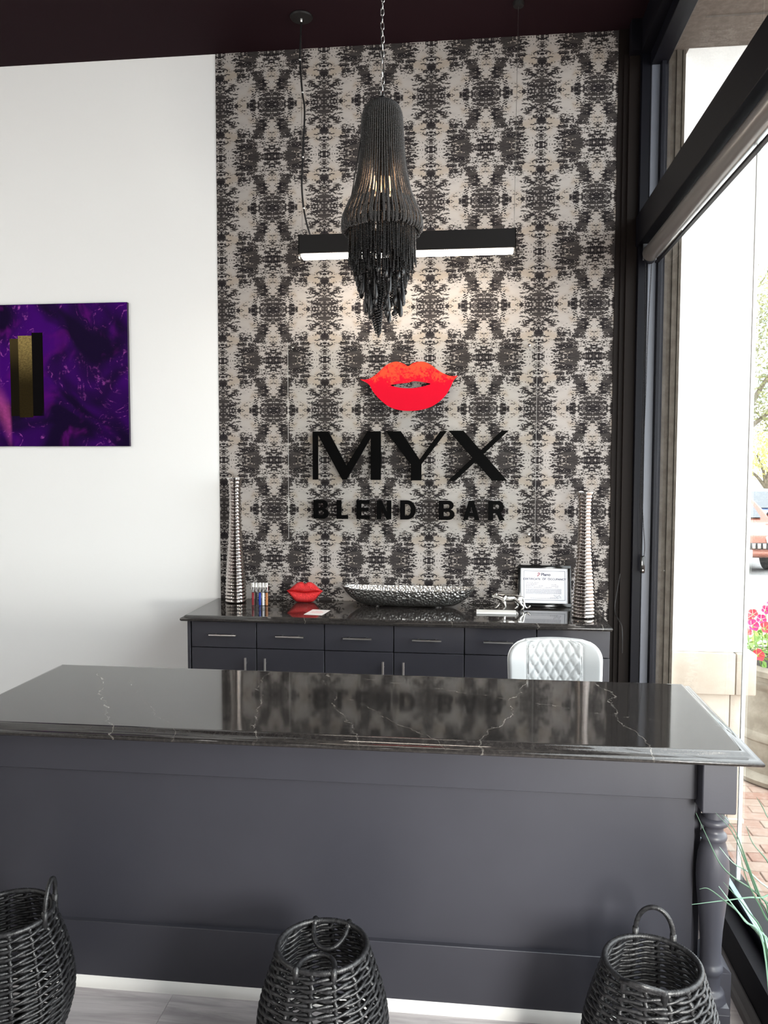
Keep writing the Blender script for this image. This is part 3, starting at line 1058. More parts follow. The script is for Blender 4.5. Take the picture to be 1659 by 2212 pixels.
up_prof = [(.030, 2.990), (.048, 2.982), (.062, 2.966), (.070, 2.945), (.0725, 2.92), (.0765, 2.86), (.080, 2.80), (.0855, 2.755), (.0935, 2.715), (.104, 2.675), (.116, 2.643), (.128, 2.615), (.138, 2.592), (.1445, 2.570), (.1455, 2.550), (.141, 2.538), (.132, 2.540), (.124, 2.556), (.120, 2.575)]
mU = MB()
mI = MB()
NS = 60
for k in range(NS):
    t0 = 2 * PI * k / NS
    drift = R.uniform(-.035, .035)
    sag = R.uniform(-.006, .006)
    pts = []
    for i, (r_, z_) in enumerate(up_prof):
        f_ = max(0, (i - 5) / 9.0)
        t = t0 + drift * min(f_, 1.0) * (1.4 if i > 9 else 1)
        pts.append((CHX + r_ * math.cos(t), CHY + r_ * math.sin(t), z_ + (sag if i > 11 else 0)))
    strand_beads(mU, spline_pts(pts, 3), .0034, .0050)
    inner = [(CHX + (q[0] - CHX) * .9, CHY + (q[1] - CHY) * .9, q[2] - .006) for q in pts[:11]]
    ca, sa = math.cos(PI / NS), math.sin(PI / NS)
    inner = [(CHX + (q[0] - CHX) * ca - (q[1] - CHY) * sa, CHY + (q[0] - CHX) * sa + (q[1] - CHY) * ca, q[2]) for q in inner]
    strand_beads(mI, spline_pts(inner, 3), .0034, .0054)
for k in range(NS):
    t = 2 * PI * (k + .5) / NS + R.uniform(-.02, .02)
    sag = R.uniform(-.006, .006)
    strand_beads(mU, spline_pts([(CHX + r_ * math.cos(t), CHY + r_ * math.sin(t), z_ + sag) for (r_, z_) in up_prof[10:]], 3), .0034, .0050)
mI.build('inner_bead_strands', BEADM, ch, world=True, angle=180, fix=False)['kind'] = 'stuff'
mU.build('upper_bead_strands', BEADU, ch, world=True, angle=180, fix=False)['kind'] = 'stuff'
mM = MB()
for (rad, n_, z0, z1a, z1b) in ((.119, 96, 2.572, 2.405, 2.455), (.108, 74, 2.575, 2.385, 2.42), (.097, 64, 2.50, 2.36, 2.395), (.07, 40, 2.56, 2.36, 2.40)):
    for k in range(n_):
        t = 2 * PI * (k + R.random() * .5) / n_
        zl = R.uniform(z1a, z1b)
        if math.sin(t) > .2 and rad > .11: zl = R.uniform(z1a, z1a + .03)
        dr, dt = R.uniform(-.006, .006), R.uniform(-.03, .03)
        c_, s_ = math.cos(t), math.sin(t)
        strand_beads(mM, [(CHX + rad * c_, CHY + rad * s_, z0), (CHX + (rad + dr) * math.cos(t + dt), CHY + (rad + dr) * math.sin(t + dt), zl)], .0030, .0052)
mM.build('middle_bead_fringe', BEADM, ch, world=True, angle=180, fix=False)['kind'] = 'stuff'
mL = MB()
for (rad, n_, z0, za, zb) in ((.088, 44, 2.44, 2.31, 2.40), (.070, 34, 2.42, 2.29, 2.37), (.045, 22, 2.42, 2.27, 2.34)):
    for k in range(n_):
        t = 2 * PI * (k + R.random() * .5) / n_
        strand_beads(mL, [(CHX + rad * math.cos(t), CHY + rad * math.sin(t), z0), (CHX + rad * math.cos(t + .05), CHY + rad * math.sin(t + .05), R.uniform(za, zb))], .0026, .0050)
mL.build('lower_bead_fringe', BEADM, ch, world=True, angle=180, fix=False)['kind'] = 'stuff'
# the long core of bigger beads, tapering to a point
mC = MB()
for k in range(34):
    t = k * 2.39996
    rad = .026 * math.sqrt(k / 34)
    zl = 2.155 + (rad / .026) * (.02 + .11 * ((k * 7) % 11) / 10)
    ox = -.024
    pts = [(CHX + ox * .6 + rad * 1.5 * math.cos(t), CHY + rad * 1.5 * math.sin(t), 2.38), (CHX + ox + rad * math.cos(t), CHY + rad * math.sin(t), 2.27), (CHX + ox + .012 + rad * .45 * math.cos(t), CHY + rad * .45 * math.sin(t), zl)]
    strand_beads(mC, pts, .0046, .0092)
mC.build('core_bead_cluster', BEADM, ch, world=True, angle=180, fix=False)['kind'] = 'stuff'
# individual drops
long_me = MB().lathe([(.001, .0), (.0045, -.01), (.006, -.045), (.0085, -.075), (.0085, -.088), (.004, -.097), (.001, -.098)], (0, 0, 0), 10).mesh('drop_bead', BEADM)
oval_me = MB().lathe([(.001, 0), (.006, -.005), (.009, -.014), (.009, -.022), (.006, -.031), (.001, -.036)], (0, 0, 0), 10).mesh('drop_bead', BEADM)
oval_me2 = MB().lathe([(.001, 0), (.005, -.004), (.0075, -.010), (.005, -.017), (.001, -.020)], (0, 0, 0), 10).mesh('drop_bead', BEADM)
threads = MB()
drops = [(oval_me, .088, 2.395, 16), (long_me, .080, 2.385, 9), (oval_me2, .084, 2.345, 14), (long_me, .062, 2.335, 7), (oval_me, .060, 2.315, 9), (oval_me2, .058, 2.265, 6), (oval_me, .050, 2.262, 4)]
for me_, rad, z_, n_ in drops:
    for k in range(n_):
        t = 2 * PI * (k + R.uniform(-.3, .3)) / n_ + rad * 40
        x_, y_ = rad * math.cos(t), rad * math.sin(t)
        zz = z_ + R.uniform(-.018, .018)
        threads.tube([(CHX + x_, CHY + y_, zz), (CHX + x_, CHY + y_, 2.43)], .0009, 4)
        inst('drop_bead', me_, ch, (x_, y_, zz - ch.location.z), (R.uniform(-.1, .1), R.uniform(-.1, .1), 0))
threads.build('drop_threads', BEADM, ch, world=True)
mY = MB()
for k in range(44):
    t = R.uniform(0, 2 * PI)
    rad = R.uniform(.05, .095)
    z_ = R.uniform(2.34, 2.43)
    for q in range(R.randint(2, 5)): mY.bead((CHX + rad * math.cos(t), CHY + rad * math.sin(t), z_ - q * .0095), .0046)
mY.build('round_bead_runs', BEADM, ch, world=True, angle=180, fix=False)['kind'] = 'stuff'

# ------------------------------------------------------------------ wall art
art = thing('canvas_print', 'purple foil canvas print with a gold bar on the white wall', 'picture', (-2.66, DW - .02, 1.807))
MB().box(-3.29, -2.033, DW - .022, DW - .001, 1.807, 2.648, .001, 1).build('stretcher', simple('dark_canvas_edge', (0.02, 0.008, 0.03), 0.6), art, world=True)
MB().box(-3.289, -2.034, DW - .0225, DW - .0221, 1.808, 2.647).build('print', ART, art, smooth=False, world=True)

# ------------------------------------------------------------------ things on the back worktop
def vase(name, label, x, y, h, rs, group):
    t = thing(name, label, 'vase', (x, y, HB), 0, group)
    n = 36
    base = [(0.0, .058), (.06, .0585), (.16, .0565), (.28, .051), (.42, .043), (.56, .0365), (.70, .0325), (.84, .0315), (.92, .033), (.965, .037), (1.0, .0425)]
    def rad(u):
        for (a, ra), (b, rb) in zip(base[:-1], base[1:]):
            if u <= b: return ra + (rb - ra) * ((u - a) / (b - a)) ** 1.0
        return base[-1][1]
    prof = []
    for i in range(n):
        for s, d in ((0.04, -.0032), (.25, .0005), (.5, .0018), (.75, .0005), (.96, -.0032)):
            u = (i + s) / n
            prof.append(((rad(u) + d) * rs, u * h))
    m = MB()
    seg = 44
    vs, fs = [], []
    for ri, (r_, z_) in enumerate(prof):
        for k in range(seg):
            a = 2 * PI * k / seg
            rr_ = r_ + (.0009 if k % 2 else -.0005) * rs
            vs.append((rr_ * math.cos(a), rr_ * math.sin(a), z_))
    for i in range(len(prof) - 1):
        for k in range(seg):
            k2 = (k + 1) % seg
            fs.append((i * seg + k, i * seg + k2, (i + 1) * seg + k2, (i + 1) * seg + k))
    fs.append(tuple(range(seg))[::-1])
    m.add(vs, fs)
    m.build('ribbed_body', VASEM, t, angle=50)
    MB().lathe([(.041 * rs, h - .01), (.0445 * rs, h - .004), (.0445 * rs, h), (.040 * rs, h + .001), (.037 * rs, h - .006), (.030 * rs, h - .04)], (0, 0, 0), 32, cap=False).build('rim', CHROME, t)
    return t


vase('ribbed_vase', 'tall ribbed silver vase beside the white wall and lip gloss tubes', -1.362, 4.42, .715, 1.0, 'tall ribbed vases on the back worktop')
vase('ribbed_vase', 'tall ribbed silver vase beside the framed certificate at the window end', .565, 4.20, .652, 1.0, 'tall ribbed vases on the back worktop')

tube_cols = [('dark red', (0.22, 0.004, 0.012)), ('black', (0.006, 0.004, 0.006)), ('cobalt blue', (0.006, 0.03, 0.32)), ('white', (0.75, 0.74, 0.74)), ('copper', (0.42, 0.16, 0.06))]
for i, (cn, cc) in enumerate(tube_cols):
    t = thing('lip_gloss_tube', f'{cn} lip gloss tube with silver cap standing in the row of tubes', 'lip gloss', (-1.236 + i * .0198, 4.33, HB), 0, 'lip gloss tubes on the back worktop')
    MB().lathe([(.0070, .002), (.0070, .073)], (0, 0, 0), 16).build('tube_colour', simple('gloss_' + cn.replace(' ', '_'), cc, 0.15, spec=0.6), t)
    MB().lathe([(.0086, 0), (.0088, .002), (.0088, .074), (.007, .076)], (0, 0, 0), 18).build('clear_tube', ACRYL, t)
    MB().lathe([(.0088, .0765), (.0092, .078), (.0092, .127), (.0085, .129), (.002, .1292)], (0, 0, 0), 18).build('cap', CHROME, t)
disc = MB()
disc.lathe([(.118, 0), (.12, .0015), (.118, .003)], (-1.13, 4.22, HB), 36, sy=.36)
o = disc.build('clear_acrylic_sheet', ACRYL)
tag(o, 'clear acrylic oval sheet lying in front of the lip gloss tubes', 'display sheet')

# red glitter lips
def lips_ornament():
    t = thing('glitter_lips_ornament', 'red glittering lips ornament standing on the back worktop', 'ornament', (-.969, 4.47, HB))
    ol = [(-.105, .066), (-.088, .073), (-.066, .093), (-.045, .110), (-.025, .116), (-.010, .111), (0, .105), (.010, .111), (.025, .116), (.045, .110), (.066, .093), (.088, .073), (.105, .066),
          (.092, .052), (.076, .032), (.060, .014), (.048, .004), (.02, .001), (-.02, .001), (-.048, .004), (-.060, .014), (-.076, .032), (-.092, .052)]
    def zt(x, tab):
        for (a, za), (b, zb) in zip(tab[:-1], tab[1:]):
            if a <= x <= b: return za + (zb - za) * (x - a) / (b - a)
        return tab[-1][1]
    top = ol[:13]
    bot = [(-.105, .066)] + ol[13:][::-1] + [(.105, .066)]
    NX, NZ = 40, 10
    def half(lo_f, hi_f, bulge, name):
        m = MB()
        vs, fs = [], []
        for side in (-1, 1):
            for i in range(NX + 1):
                x = -.1045 + .209 * i / NX
                a, b = lo_f(x), hi_f(x)
                for k in range(NZ + 1):
                    v = k / NZ
                    w = math.sin(PI * (0.06 + .88 * v)) ** .7 * (1 - abs(x / .108) ** 3)
                    vs.append((x, side * (.004 + bulge * max(w, 0)), a + (b - a) * v))
        n1 = (NX + 1) * (NZ + 1)
        for s in range(2):
            for i in range(NX):
                for k in range(NZ):
                    a = s * n1 + i * (NZ + 1) + k
                    fs.append((a, a + 1, a + NZ + 2, a + NZ + 1))
        def idx(s, i, k): return s * n1 + i * (NZ + 1) + k
        for i in range(NX):
            fs.append((idx(0, i, 0), idx(0, i + 1, 0), idx(1, i + 1, 0), idx(1, i, 0)))
            fs.append((idx(0, i, NZ), idx(0, i + 1, NZ), idx(1, i + 1, NZ), idx(1, i, NZ)))
        for k in range(NZ):
            fs.append((idx(0, 0, k), idx(0, 0, k + 1), idx(1, 0, k + 1), idx(1, 0, k)))
            fs.append((idx(0, NX, k), idx(0, NX, k + 1), idx(1, NX, k + 1), idx(1, NX, k)))
        m.add(vs, fs)
        m.build(name, GLITTER, t, angle=80)
    seam = lambda x: .060 - .004 * math.cos(x / .105 * PI) * (1 - abs(x) / .105) + .006 * (abs(x) / .105)
    half(seam, lambda x: max(zt(x, top), seam(x) + .001), .030, 'upper_lip')
    half(lambda x: min(zt(x, bot), seam(x) - .001), lambda x: seam(x) - .0008, .034, 'lower_lip')
lips_ornament()

cardo = thing('business_card', 'pale card with pink print lying in front of the glitter lips', 'card', (-.835, 4.16, HB), -.12)
MB().box(-.050, .050, -.075, .075, .0004, .0012).build('card_sheet', CARD, cardo, smooth=False)
m = MB()
for (yy_, w_) in ((.03, .018), (.012, .03), (-.004, .036), (-.018, .026)):
    xx_ = -w_
    while xx_ < w_:
        l_ = R.uniform(.004, .010)
        m.box(xx_, min(xx_ + l_, w_), yy_ - .004, yy_ + .004, .00125, .0014)
        xx_ += l_ + .003
m.build('print_lines', PINK, cardo, smooth=False)

# hammered bowl
def bowl():
    t = thing('hammered_bowl', 'long oval hammered metal bowl in the middle of the back worktop', 'bowl', (-.368, 4.41, HB))
    def oval(a, b, n=64):
        pts = []
        for i in range(n):
            th = 2 * PI * i / n
            c_, s_ = math.cos(th), math.sin(th)
            e = 2 / 2.7
            pts.append((a * math.copysign(abs(c_) ** e, c_), b * math.copysign(abs(s_) ** e, s_)))
        return pts
    n = 64
    def shell(prof, name):
        vs, fs = [], []
        for (a, b, z, lift) in prof:
            for (x, y) in oval(a, b, n):
                vs.append((x, y, z + lift * abs(x / a) ** 4))
        for i in range(len(prof) - 1):
            for k in range(n):
                k2 = (k + 1) % n
                fs.append((i * n + k, i * n + k2, (i + 1) * n + k2, (i + 1) * n + k))
        fs.append(tuple(range(n))[::-1])
        fs.append(tuple((len(prof) - 1) * n + k for k in range(n)))
        return MB().add(vs, fs).build(name, PEWTER, t, angle=60)
    out = [(.235, .045, .008, 0), (.262, .055, .012, .0), (.295, .068, .026, .002), (.325, .082, .046, .004), (.350, .094, .070, .006), (.366, .101, .090, .009), (.374, .104, .098, .012),
           (.376, .105, .1005, .012), (.370, .101, .1005, .012), (.362, .097, .090, .010), (.345, .089, .068, .006), (.318, .077, .043, .003), (.285, .062, .026, 0), (.20, .04, .018, 0)]
    shell(out, 'bowl_shell')
    for s in (-1, 1):
        MB().lathe([(.02, 0), (.022, .004), (.016, .011)], (s * .17, 0, 0), 16).build('foot', PEWTER, t)
bowl()

# white strip
o = MB().box(.012, .222, 4.222, 4.300, HB + .0004, HB + .010, .001, 1).build('white_name_strip', simple('white_plastic', (0.82, 0.81, 0.78), 0.45))
tag(o, 'flat white strip lying in front of the leopard figurine', 'name strip')

# silver leopard figurine, one continuous skinned body
def leopard():
    t = thing('leopard_figurine', 'silver walking leopard figurine beside the framed certificate', 'figurine', (.19, 4.36, HB))
    k = .00256
    def P(px, py, y=0.0): return ((px - 1100) * k, y, (1319.0 - py) * k)
    V, E, RR = [], [], []
    def chain(pts, radii, root=None):
        prev = root
        for p, r in zip(pts, radii):
            V.append(p)
            RR.append(r)
            i = len(V) - 1
            if prev is not None: E.append((prev, i))
            prev = i
        return prev
    pelvis = chain([P(1121, 1293.5)], [.0155])
    loin = chain([P(1112, 1292)], [.0150], pelvis)
    mid = chain([P(1103, 1292.5)], [.0165], loin)
    chest = chain([P(1093, 1293)], [.0180], mid)
    shoul = chain([P(1085, 1292)], [.0165], chest)
    neck = chain([P(1078, 1289.5)], [.0125], shoul)
    head = chain([P(1071, 1288.5)], [.0120], neck)
    chain([P(1066.5, 1290), P(1063, 1292)], [.0095, .0062], head)
    tail = chain([P(1127.5, 1291), P(1130.5, 1298), P(1131.5, 1306), P(1134, 1312), P(1138, 1313.5), P(1142, 1311), P(1144, 1307.5)], [.006, .0046, .0042, .0040, .0040, .0040, .0034], pelvis)
    # legs: (far/near side, root)
    chain([P(1082, 1297, .010), P(1082, 1304, .012), P(1078.5, 1309, .012), P(1073, 1314.6, .012), P(1069.5, 1316.2, .012)], [.010, .0066, .0054, .0056, .0042], shoul)
    chain([P(1088, 1298.5, -.010), P(1090.5, 1306, -.012), P(1091.5, 1311, -.012), P(1090.5, 1315.8, -.012), P(1086.5, 1317.0, -.012)], [.0105, .0070, .0054, .0058, .0042], shoul)
    chain([P(1116, 1298, .010), P(1114, 1304, .012), P(1118.5, 1309.5, .012), P(1115, 1314.8, .012), P(1110.5, 1316.2, .012)], [.0115, .0078, .0052, .0056, .0042], pelvis)
    chain([P(1122, 1299, -.010), P(1123, 1305, -.012), P(1129.5, 1309.5, -.012), P(1128.5, 1315.8, -.012), P(1124, 1317.0, -.012)], [.012, .0082, .0054, .0058, .0042], pelvis)
    me = bpy.data.meshes.new('body')
    me.from_pydata(V, E, [])
    ob = bpy.data.objects.new('body_tmp', me)
    COL.objects.link(ob)
    md = ob.modifiers.new('skin', 'SKIN')
    md.use_smooth_shade = True
    sv = me.skin_vertices[0].data
    for i, r in enumerate(RR):
        y_ = 0.82 if i < 8 else 0.9
        sv[i].radius = (r * y_ * 1.42, r * 1.42)
    sv[0].use_root = True
    sd = ob.modifiers.new('sub', 'SUBSURF')
    sd.levels = sd.render_levels = 2
    dg = bpy.context.evaluated_depsgraph_get()
    m2 = bpy.data.meshes.new_from_object(ob.evaluated_get(dg))
    bpy.data.objects.remove(ob)
    zmin = min(v.co.z for v in m2.vertices)
    for v in m2.vertices: v.co.z -= zmin
    m2.materials.clear()
    m2.materials.append(SILVER)
    m2.polygons.foreach_set('use_smooth', [True] * len(m2.polygons))
    m2.name = 'body'
    b = bpy.data.objects.new('body', m2)
    COL.objects.link(b)
    b.parent = t
    for s in (-1, 1):
        c_ = P(1072.5, 1284.6, s * .0075)
        MB().lathe([(.0042, -.004), (.0038, .001), (.002, .0045), (.0004, .006)], (c_[0], c_[1], c_[2] - zmin), 10).build('ear', SILVER, t)
        c_ = P(1066.0, 1287.2, s * .0075)
        MB().bead((c_[0], c_[1], c_[2] - zmin), .0016).build('eye', BLACKG, t, angle=180)
leopard()

# framed certificate leaning on the wall
cert = thing('framed_certificate', 'black framed certificate of occupancy leaning against the wallpaper', 'picture frame', (.389, 4.475, HB), 0)
cert.rotation_euler = (-.20, 0, 0)
CWd, CHt = .292, .232
m = MB()
fwid = .017
for (a, b, c_, d_) in ((-CWd / 2, CWd / 2, 0, fwid + .004), (-CWd / 2, CWd / 2, CHt - fwid, CHt), (-CWd / 2, -CWd / 2 + fwid, fwid + .004, CHt - fwid), (CWd / 2 - fwid, CWd / 2, fwid + .004, CHt - fwid)):
    MB().box(a, b, -.008, .008, c_, d_, .0025, 2).build('frame_rail', BLACKG, cert)
MB().box(-CWd / 2 + .01, CWd / 2 - .01, -.001, .004, .012, CHt - .01).build('certificate_sheet', PAPERW, cert, smooth=False)
SXa, SXb, SZa, SZb = -CWd / 2 + fwid, CWd / 2 - fwid, fwid + .004, CHt - fwid
sw, sh = SXb - SXa, SZb - SZa
def cx_(u): return SXa + sw * u
def cz_(v): return SZa + sh * v
m = MB()
for (a, b, c_, d_) in ((.06, .94, .085, .094), (.06, .94, .92, .929), (.06, .0675, .085, .929), (.9325, .94, .085, .929)):
    m.box(cx_(a), cx_(b), -.0016, -.0011, cz_(c_), cz_(d_))
m.build('border_line', INK, cert, smooth=False)
def ctext(name, body, size, u, v, mat, bold=0.0, space=1.0):
    o = bpy.data.objects.new(name, text_mesh(name, body, size, mat, .0003, bold, space))
    COL.objects.link(o)
    o.parent = cert
    o.location = (cx_(u), -.0014, cz_(v))
    return o
ctext('city_name', 'Plano', .0235, .53, .785, INK, .0006)
ctext('certificate_title', 'CERTIFICATE  OF  OCCUPANCY', .0150, .5, .665, INK, .0004, 1.10)
pl_ = flat_curve_mesh('emblem', [[(0, 0), (.0045, 0), (.006, .006), (.0125, .008), (.0165, .013), (.0155, .019), (.010, .0225), (.004, .0205), (.0025, .0145), (.0055, .0145), (.0075, .018), (.0115, .0175), (.0125, .0135), (.010, .011), (.004, .010)]], .0003, INKR)
o = bpy.data.objects.new('emblem', pl_)
COL.objects.link(o)
o.parent = cert
o.location = (cx_(.345), -.0014, cz_(.765))
m = MB()
def words(u0, u1, v, h, gap=.008):
    u = u0
    while u < u1:
        l_ = R.uniform(.012, .04)
        m.box(cx_(u), cx_(min(u + l_, u1)), -.0015, -.0011, cz_(v), cz_(v + h))
        u += l_ + gap
words(.44, .62, .725, .012)
for (a, b, v) in ((.10, .38, .585), (.10, .35, .54), (.65, .76, .53), (.10, .29, .495), (.38, .48, .49), (.65, .8, .485), (.10, .24, .45), (.27, .44, .45), (.51, .66, .445), (.73, .80, .445)): words(a, b, v, .012)
for k in range(7): words(.10, .86, .40 - k * .022, .009, .006)
words(.2, .8, .135, .009, .006)
words(.62, .86, .155, .009, .006)
m.build('print_lines', INKG, cert, smooth=False)
sg = [(cx_(.70 + .15 * t / 24), -.0014, cz_(.205 + .03 * math.sin(t * 1.1) * (1.3 - t / 24) + .015 * math.sin(t * .45))) for t in range(25)]
MB().tube(sg, .0006, 4).build('signature', INK, cert)
m = MB().box(-.03, .03, .008, .012, .01, .16).build('easel_back', BLACKM, cert, smooth=False)

# dark cable at the window end of the worktop
o = MB().tube(spline_pts([(.775, 4.36, 1.12), (.757, 4.34, 1.03), (.742, 4.31, .96), (.733, 4.24, .925), (.728, 4.12, .917), (.726, 4.02, .905), (.722, 3.972, .86), (.722, 3.966, .78)]), .0026, 6).build('power_cable', BLACKM)
tag(o, 'thin dark cable draped over the window end of the back worktop', 'cable')

# ------------------------------------------------------------------ quilted chair
def chair():
    t = thing('quilted_chair', 'pale grey quilted leather chair with diamond stitching behind the desk', 'chair', (.352, 3.50, 0), .07)
    W, H0, H1 = .412, .53, .926
    NX, NZ = 72, 56
    def halfw(z):
        # rounded top corners, gentle taper below
        r = .085
        base = W / 2 - .012 * (H1 - z) / (H1 - H0)
        if z > H1 - r:
            q = (z - (H1 - r)) / r
            return base - r + r * math.sqrt(max(0, 1 - q ** 2.4)) ** (1.0)
        return base
    vs, fs = [], []
    for i in range(NZ + 1):
        z = H0 + (H1 - H0) * (i / NZ)
        hw = max(halfw(min(z, H1 - 1e-4)), .03)
        for j_ in range(NX + 1):
            u = -1 + 2 * j_ / NX
            x = u * hw
            crown = .006 * (1 - (x / (W / 2)) ** 2)
            zz = z + (crown if i > NZ - 6 else 0)
            curve = .055 * (x / (W / 2)) ** 2            # wraps round the sitter
            puff = .010 * (1 - abs(u) ** 6)
            q = 0
            if -.118 < x < .118:
                a = (x + (z - H0) * .62) / .044
                b = (x - (z - H0) * .62) / .044
                da = abs(a - round(a))
                db = abs(b - round(b))
                d = min(da, db)
                q = .007 * (1 - math.exp(-(d / .10) ** 2 * 1.0)) - .001
            ds = min(abs(x - .12), abs(x + .12))
            q -= .005 * math.exp(-(ds / .004) ** 2)
            lean = .10 * (z - H0)
            edge = .014 * max(0, (abs(u) - .94) / .06) ** 2
            vs.append((x, -curve - puff - q + lean + edge, zz))
    for i in range(NZ):
        for j_ in range(NX):
            a = i * (NX + 1) + j_
            fs.append((a, a + 1, a + NX + 2, a + NX + 1))
    fr = MB().add(vs, fs)
    n0 = len(vs)
    back = [(x, y + .05 * (1 - .45 * (x / (W / 2)) ** 2) , z) for x, y, z in [(v[0], -.055 * (v[0] / (W / 2)) ** 2 + .10 * (v[2] - H0), v[2]) for v in vs]]
    fr.add(back, [tuple(reversed(f)) for f in fs])
    # close the rim
    rim = [i * (NX + 1) for i in range(NZ + 1)] + [NZ * (NX + 1) + j_ for j_ in range(1, NX + 1)] + [i * (NX + 1) + NX for i in range(NZ - 1, -1, -1)] + [j_ for j_ in range(NX - 1, 0, -1)]
    k = len(rim)
    fr.f += [(rim[i], rim[(i + 1) % k], rim[(i + 1) % k] + n0, rim[i] + n0) for i in range(k)]
    bk = fr.build('backrest', LEATH, t, angle=60)
    pip = [Vector(vs[i]) + Vector((0, .006, 0)) for i in rim[:NZ + 1 + NX + NZ]]
    MB().tube([p for p in pip], .0034, 6).build('piping', PIPING, bk)
    for s in (-.12, .12):
        pts = []
        for i in range(NZ + 1):
            z = H0 + (H1 - H0) * i / NZ
            pts.append((s, -.055 * (s / (W / 2)) ** 2 - .008 + .10 * (z - H0), z))
        MB().tube(pts[:-2], .0018, 5).build('stitch_seam', PIPING, bk)
    MB().box(-.215, .215, -.44, -.02, .42, .51, .03, 3).build('seat', LEATH, t)
    MB().box(-.03, .03, -.02, .10, .40, .60, .01, 2).build('back_bracket', BLACKM, t)
    for sx in (-1, 1):
        for sy in (-.40, -.06):
            MB().tube([(sx * .16, sy, .42), (sx * .20, sy + (.03 if sy > -.2 else -.03), 0)], .011, 10).build('leg', BLACKM, t)
chair()

# ------------------------------------------------------------------ woven baskets
BP = [(0.0, .118), (.03, .132), (.08, .152), (.14, .168), (.19, .1715), (.24, .166), (.29, .154), (.34, .138), (.375, .126), (.40, .119)]
def brad(z):
    for (a, ra), (b, rb) in zip(BP[:-1], BP[1:]):
        if z <= b: return ra + (rb - ra) * (z - a) / (b - a)
    return BP[-1][1]
NST = 14
row_meshes = []
zr = .012
kk = 0
while zr < .392:
    m = MB()
    for s in (1, -1):
        pts = []
        nseg = NST * 6
        for i in range(nseg):
            a = 2 * PI * i / nseg
            w = math.cos(NST / 2 * a + kk * PI) * s
            r_ = brad(zr) + .0055 * w
            pts.append((r_ * math.cos(a), r_ * math.sin(a), zr + .0042 * s * math.sin(NST / 2 * a + kk * PI) * 1.0))
        m.tube(pts, [.0046 + .0009 * math.sin(i * 1.3) for i in range(nseg)], 6, True)
    row_meshes.append(m.mesh('weave_row', RATTAN, angle=180))
    zr += .0195
    kk += 1
stake_me = None
m = MB()
pts, rad_ = [], []
for i in range(60):
    z = .40 * i / 59
    pts.append((brad(z) + .002 * math.sin(z * 2 * PI / .039), 0.0025 * math.sin(z * 2 * PI / .02), z))
    rad_.append(.0046 + .0022 * abs(math.sin(z * PI / .0195)))
stake_me = m.tube(pts, rad_, 6).mesh('stake', RATTAN, angle=180)
nr = 210
rim_me = MB().tube([(.120 * math.cos(2 * PI * i / nr), .120 * math.sin(2 * PI * i / nr), .402) for i in range(nr)], [.0068 + (.0016 if i % 2 else 0) for i in range(nr)], 8, True).mesh('rim', RATTAN, angle=180)
base_me = MB().lathe([(.002, .004), (.116, .004), (.120, .008), (.120, .014), (.002, .014)], (0, 0, 0), 32).mesh('base', RATTAN)


def handle(parent, theta, elev, width=.098, h=.088):
    """loop hinged on the rim at angle theta; elev measured from outward horizontal (pi/2 up, pi inward)"""
    rad = Vector((math.cos(theta), math.sin(theta), 0))
    tan = Vector((-math.sin(theta), math.cos(theta), 0))
    d = rad * math.cos(elev) + Vector((0, 0, 1)) * math.sin(elev)
    c = rad * .116 + Vector((0, 0, .405))
    n = 80
    pts = []
    for i in range(n + 1):
        a = PI * i / n
        pts.append(c + tan * (width / 2) * math.cos(a) + d * h * math.sin(a) ** .8)
    hd = MB().tube(pts, [.0058 + (.0015 if i % 2 else 0) for i in range(n + 1)], 8).build('handle', RATTAN, parent, angle=180)
    for s in (-1, 1):
        p = c + tan * s * width / 2
        MB().tube([p + d * .02, p, p - Vector((0, 0, .028))], .0088, 8).build('handle_binding', RATTAN, hd, angle=180)


def basket(label, x, y, rz, handles):
    t = thing('wicker_basket', label, 'basket', (x, y, 0), rz, 'black wicker baskets in front of the desk')
    for me_ in row_meshes: inst('weave_row', me_, t)
    for i in range(NST): inst('stake', stake_me, t, (0, 0, 0), (0, 0, 2 * PI * i / NST))
    inst('rim', rim_me, t)
    inst('base', base_me, t)
    for th, el in handles: handle(t, th, el)
    return t
basket('black wicker basket with both handles folded in, middle of the three', -.400, 2.050, .2, [(PI / 2 - .2 - .05, PI * 1.13), (-PI / 2 - .2 + .02, PI * 1.04)])
basket('black wicker basket with one handle upright, beside the turned desk post', .470, 2.075, -.1, [(PI / 2 - .15, PI * .52), (-PI / 2 - .28, .60)])
basket('black wicker basket with a handle turned sideways, cut by the left edge', -1.335, 2.100, .35, [(-.35 + .22, PI * .48), (PI - .2, PI * .5)])

# ------------------------------------------------------------------ roller blind
rb = thing('roller_blind', 'rolled up grey window blind with bead chain under the transom beam', 'blind', (.905, 0.7, 2.81))
MB().lathe([(.041, .2), (.041, 4.395)], (.905, 0, 2.812), 36, 'Y').build('rolled_fabric', BLIND, rb, world=True)
MB().lathe([(.0335, 4.395), (.0335, 4.40), (.030, 4.405), (.012, 4.406)], (.905, 0, 2.812), 24, 'Y').build('tube_end', FRAME, rb, world=True)
MB().box(.925, .945, .2, 4.38, 2.757, 2.768, .002, 1).build('hem_bar', FRAME, rb, world=True)
MB().box(.870, .94, 4.407, 4.412, 2.78, 2.866, .001, 1).build('bracket', simple('grey_bracket', (0.09, 0.09, 0.095), 0.4), rb, world=True)
MB().lathe([(.028, 4.396), (.031, 4.399), (.031, 4.404), (.028, 4.4065)], (.905, 0, 2.79), 24, 'Y').build('chain_drive', FRAME, rb, world=True)
m = MB()
pa = spline_pts([(.882, 4.402, 2.785), (.886, 4.402, 2.4), (.884, 4.402, 2.0), (.880, 4.402, 1.6), (.884, 4.402, 1.35), (.888, 4.402, 1.235), (.896, 4.402, 1.205)], 10)
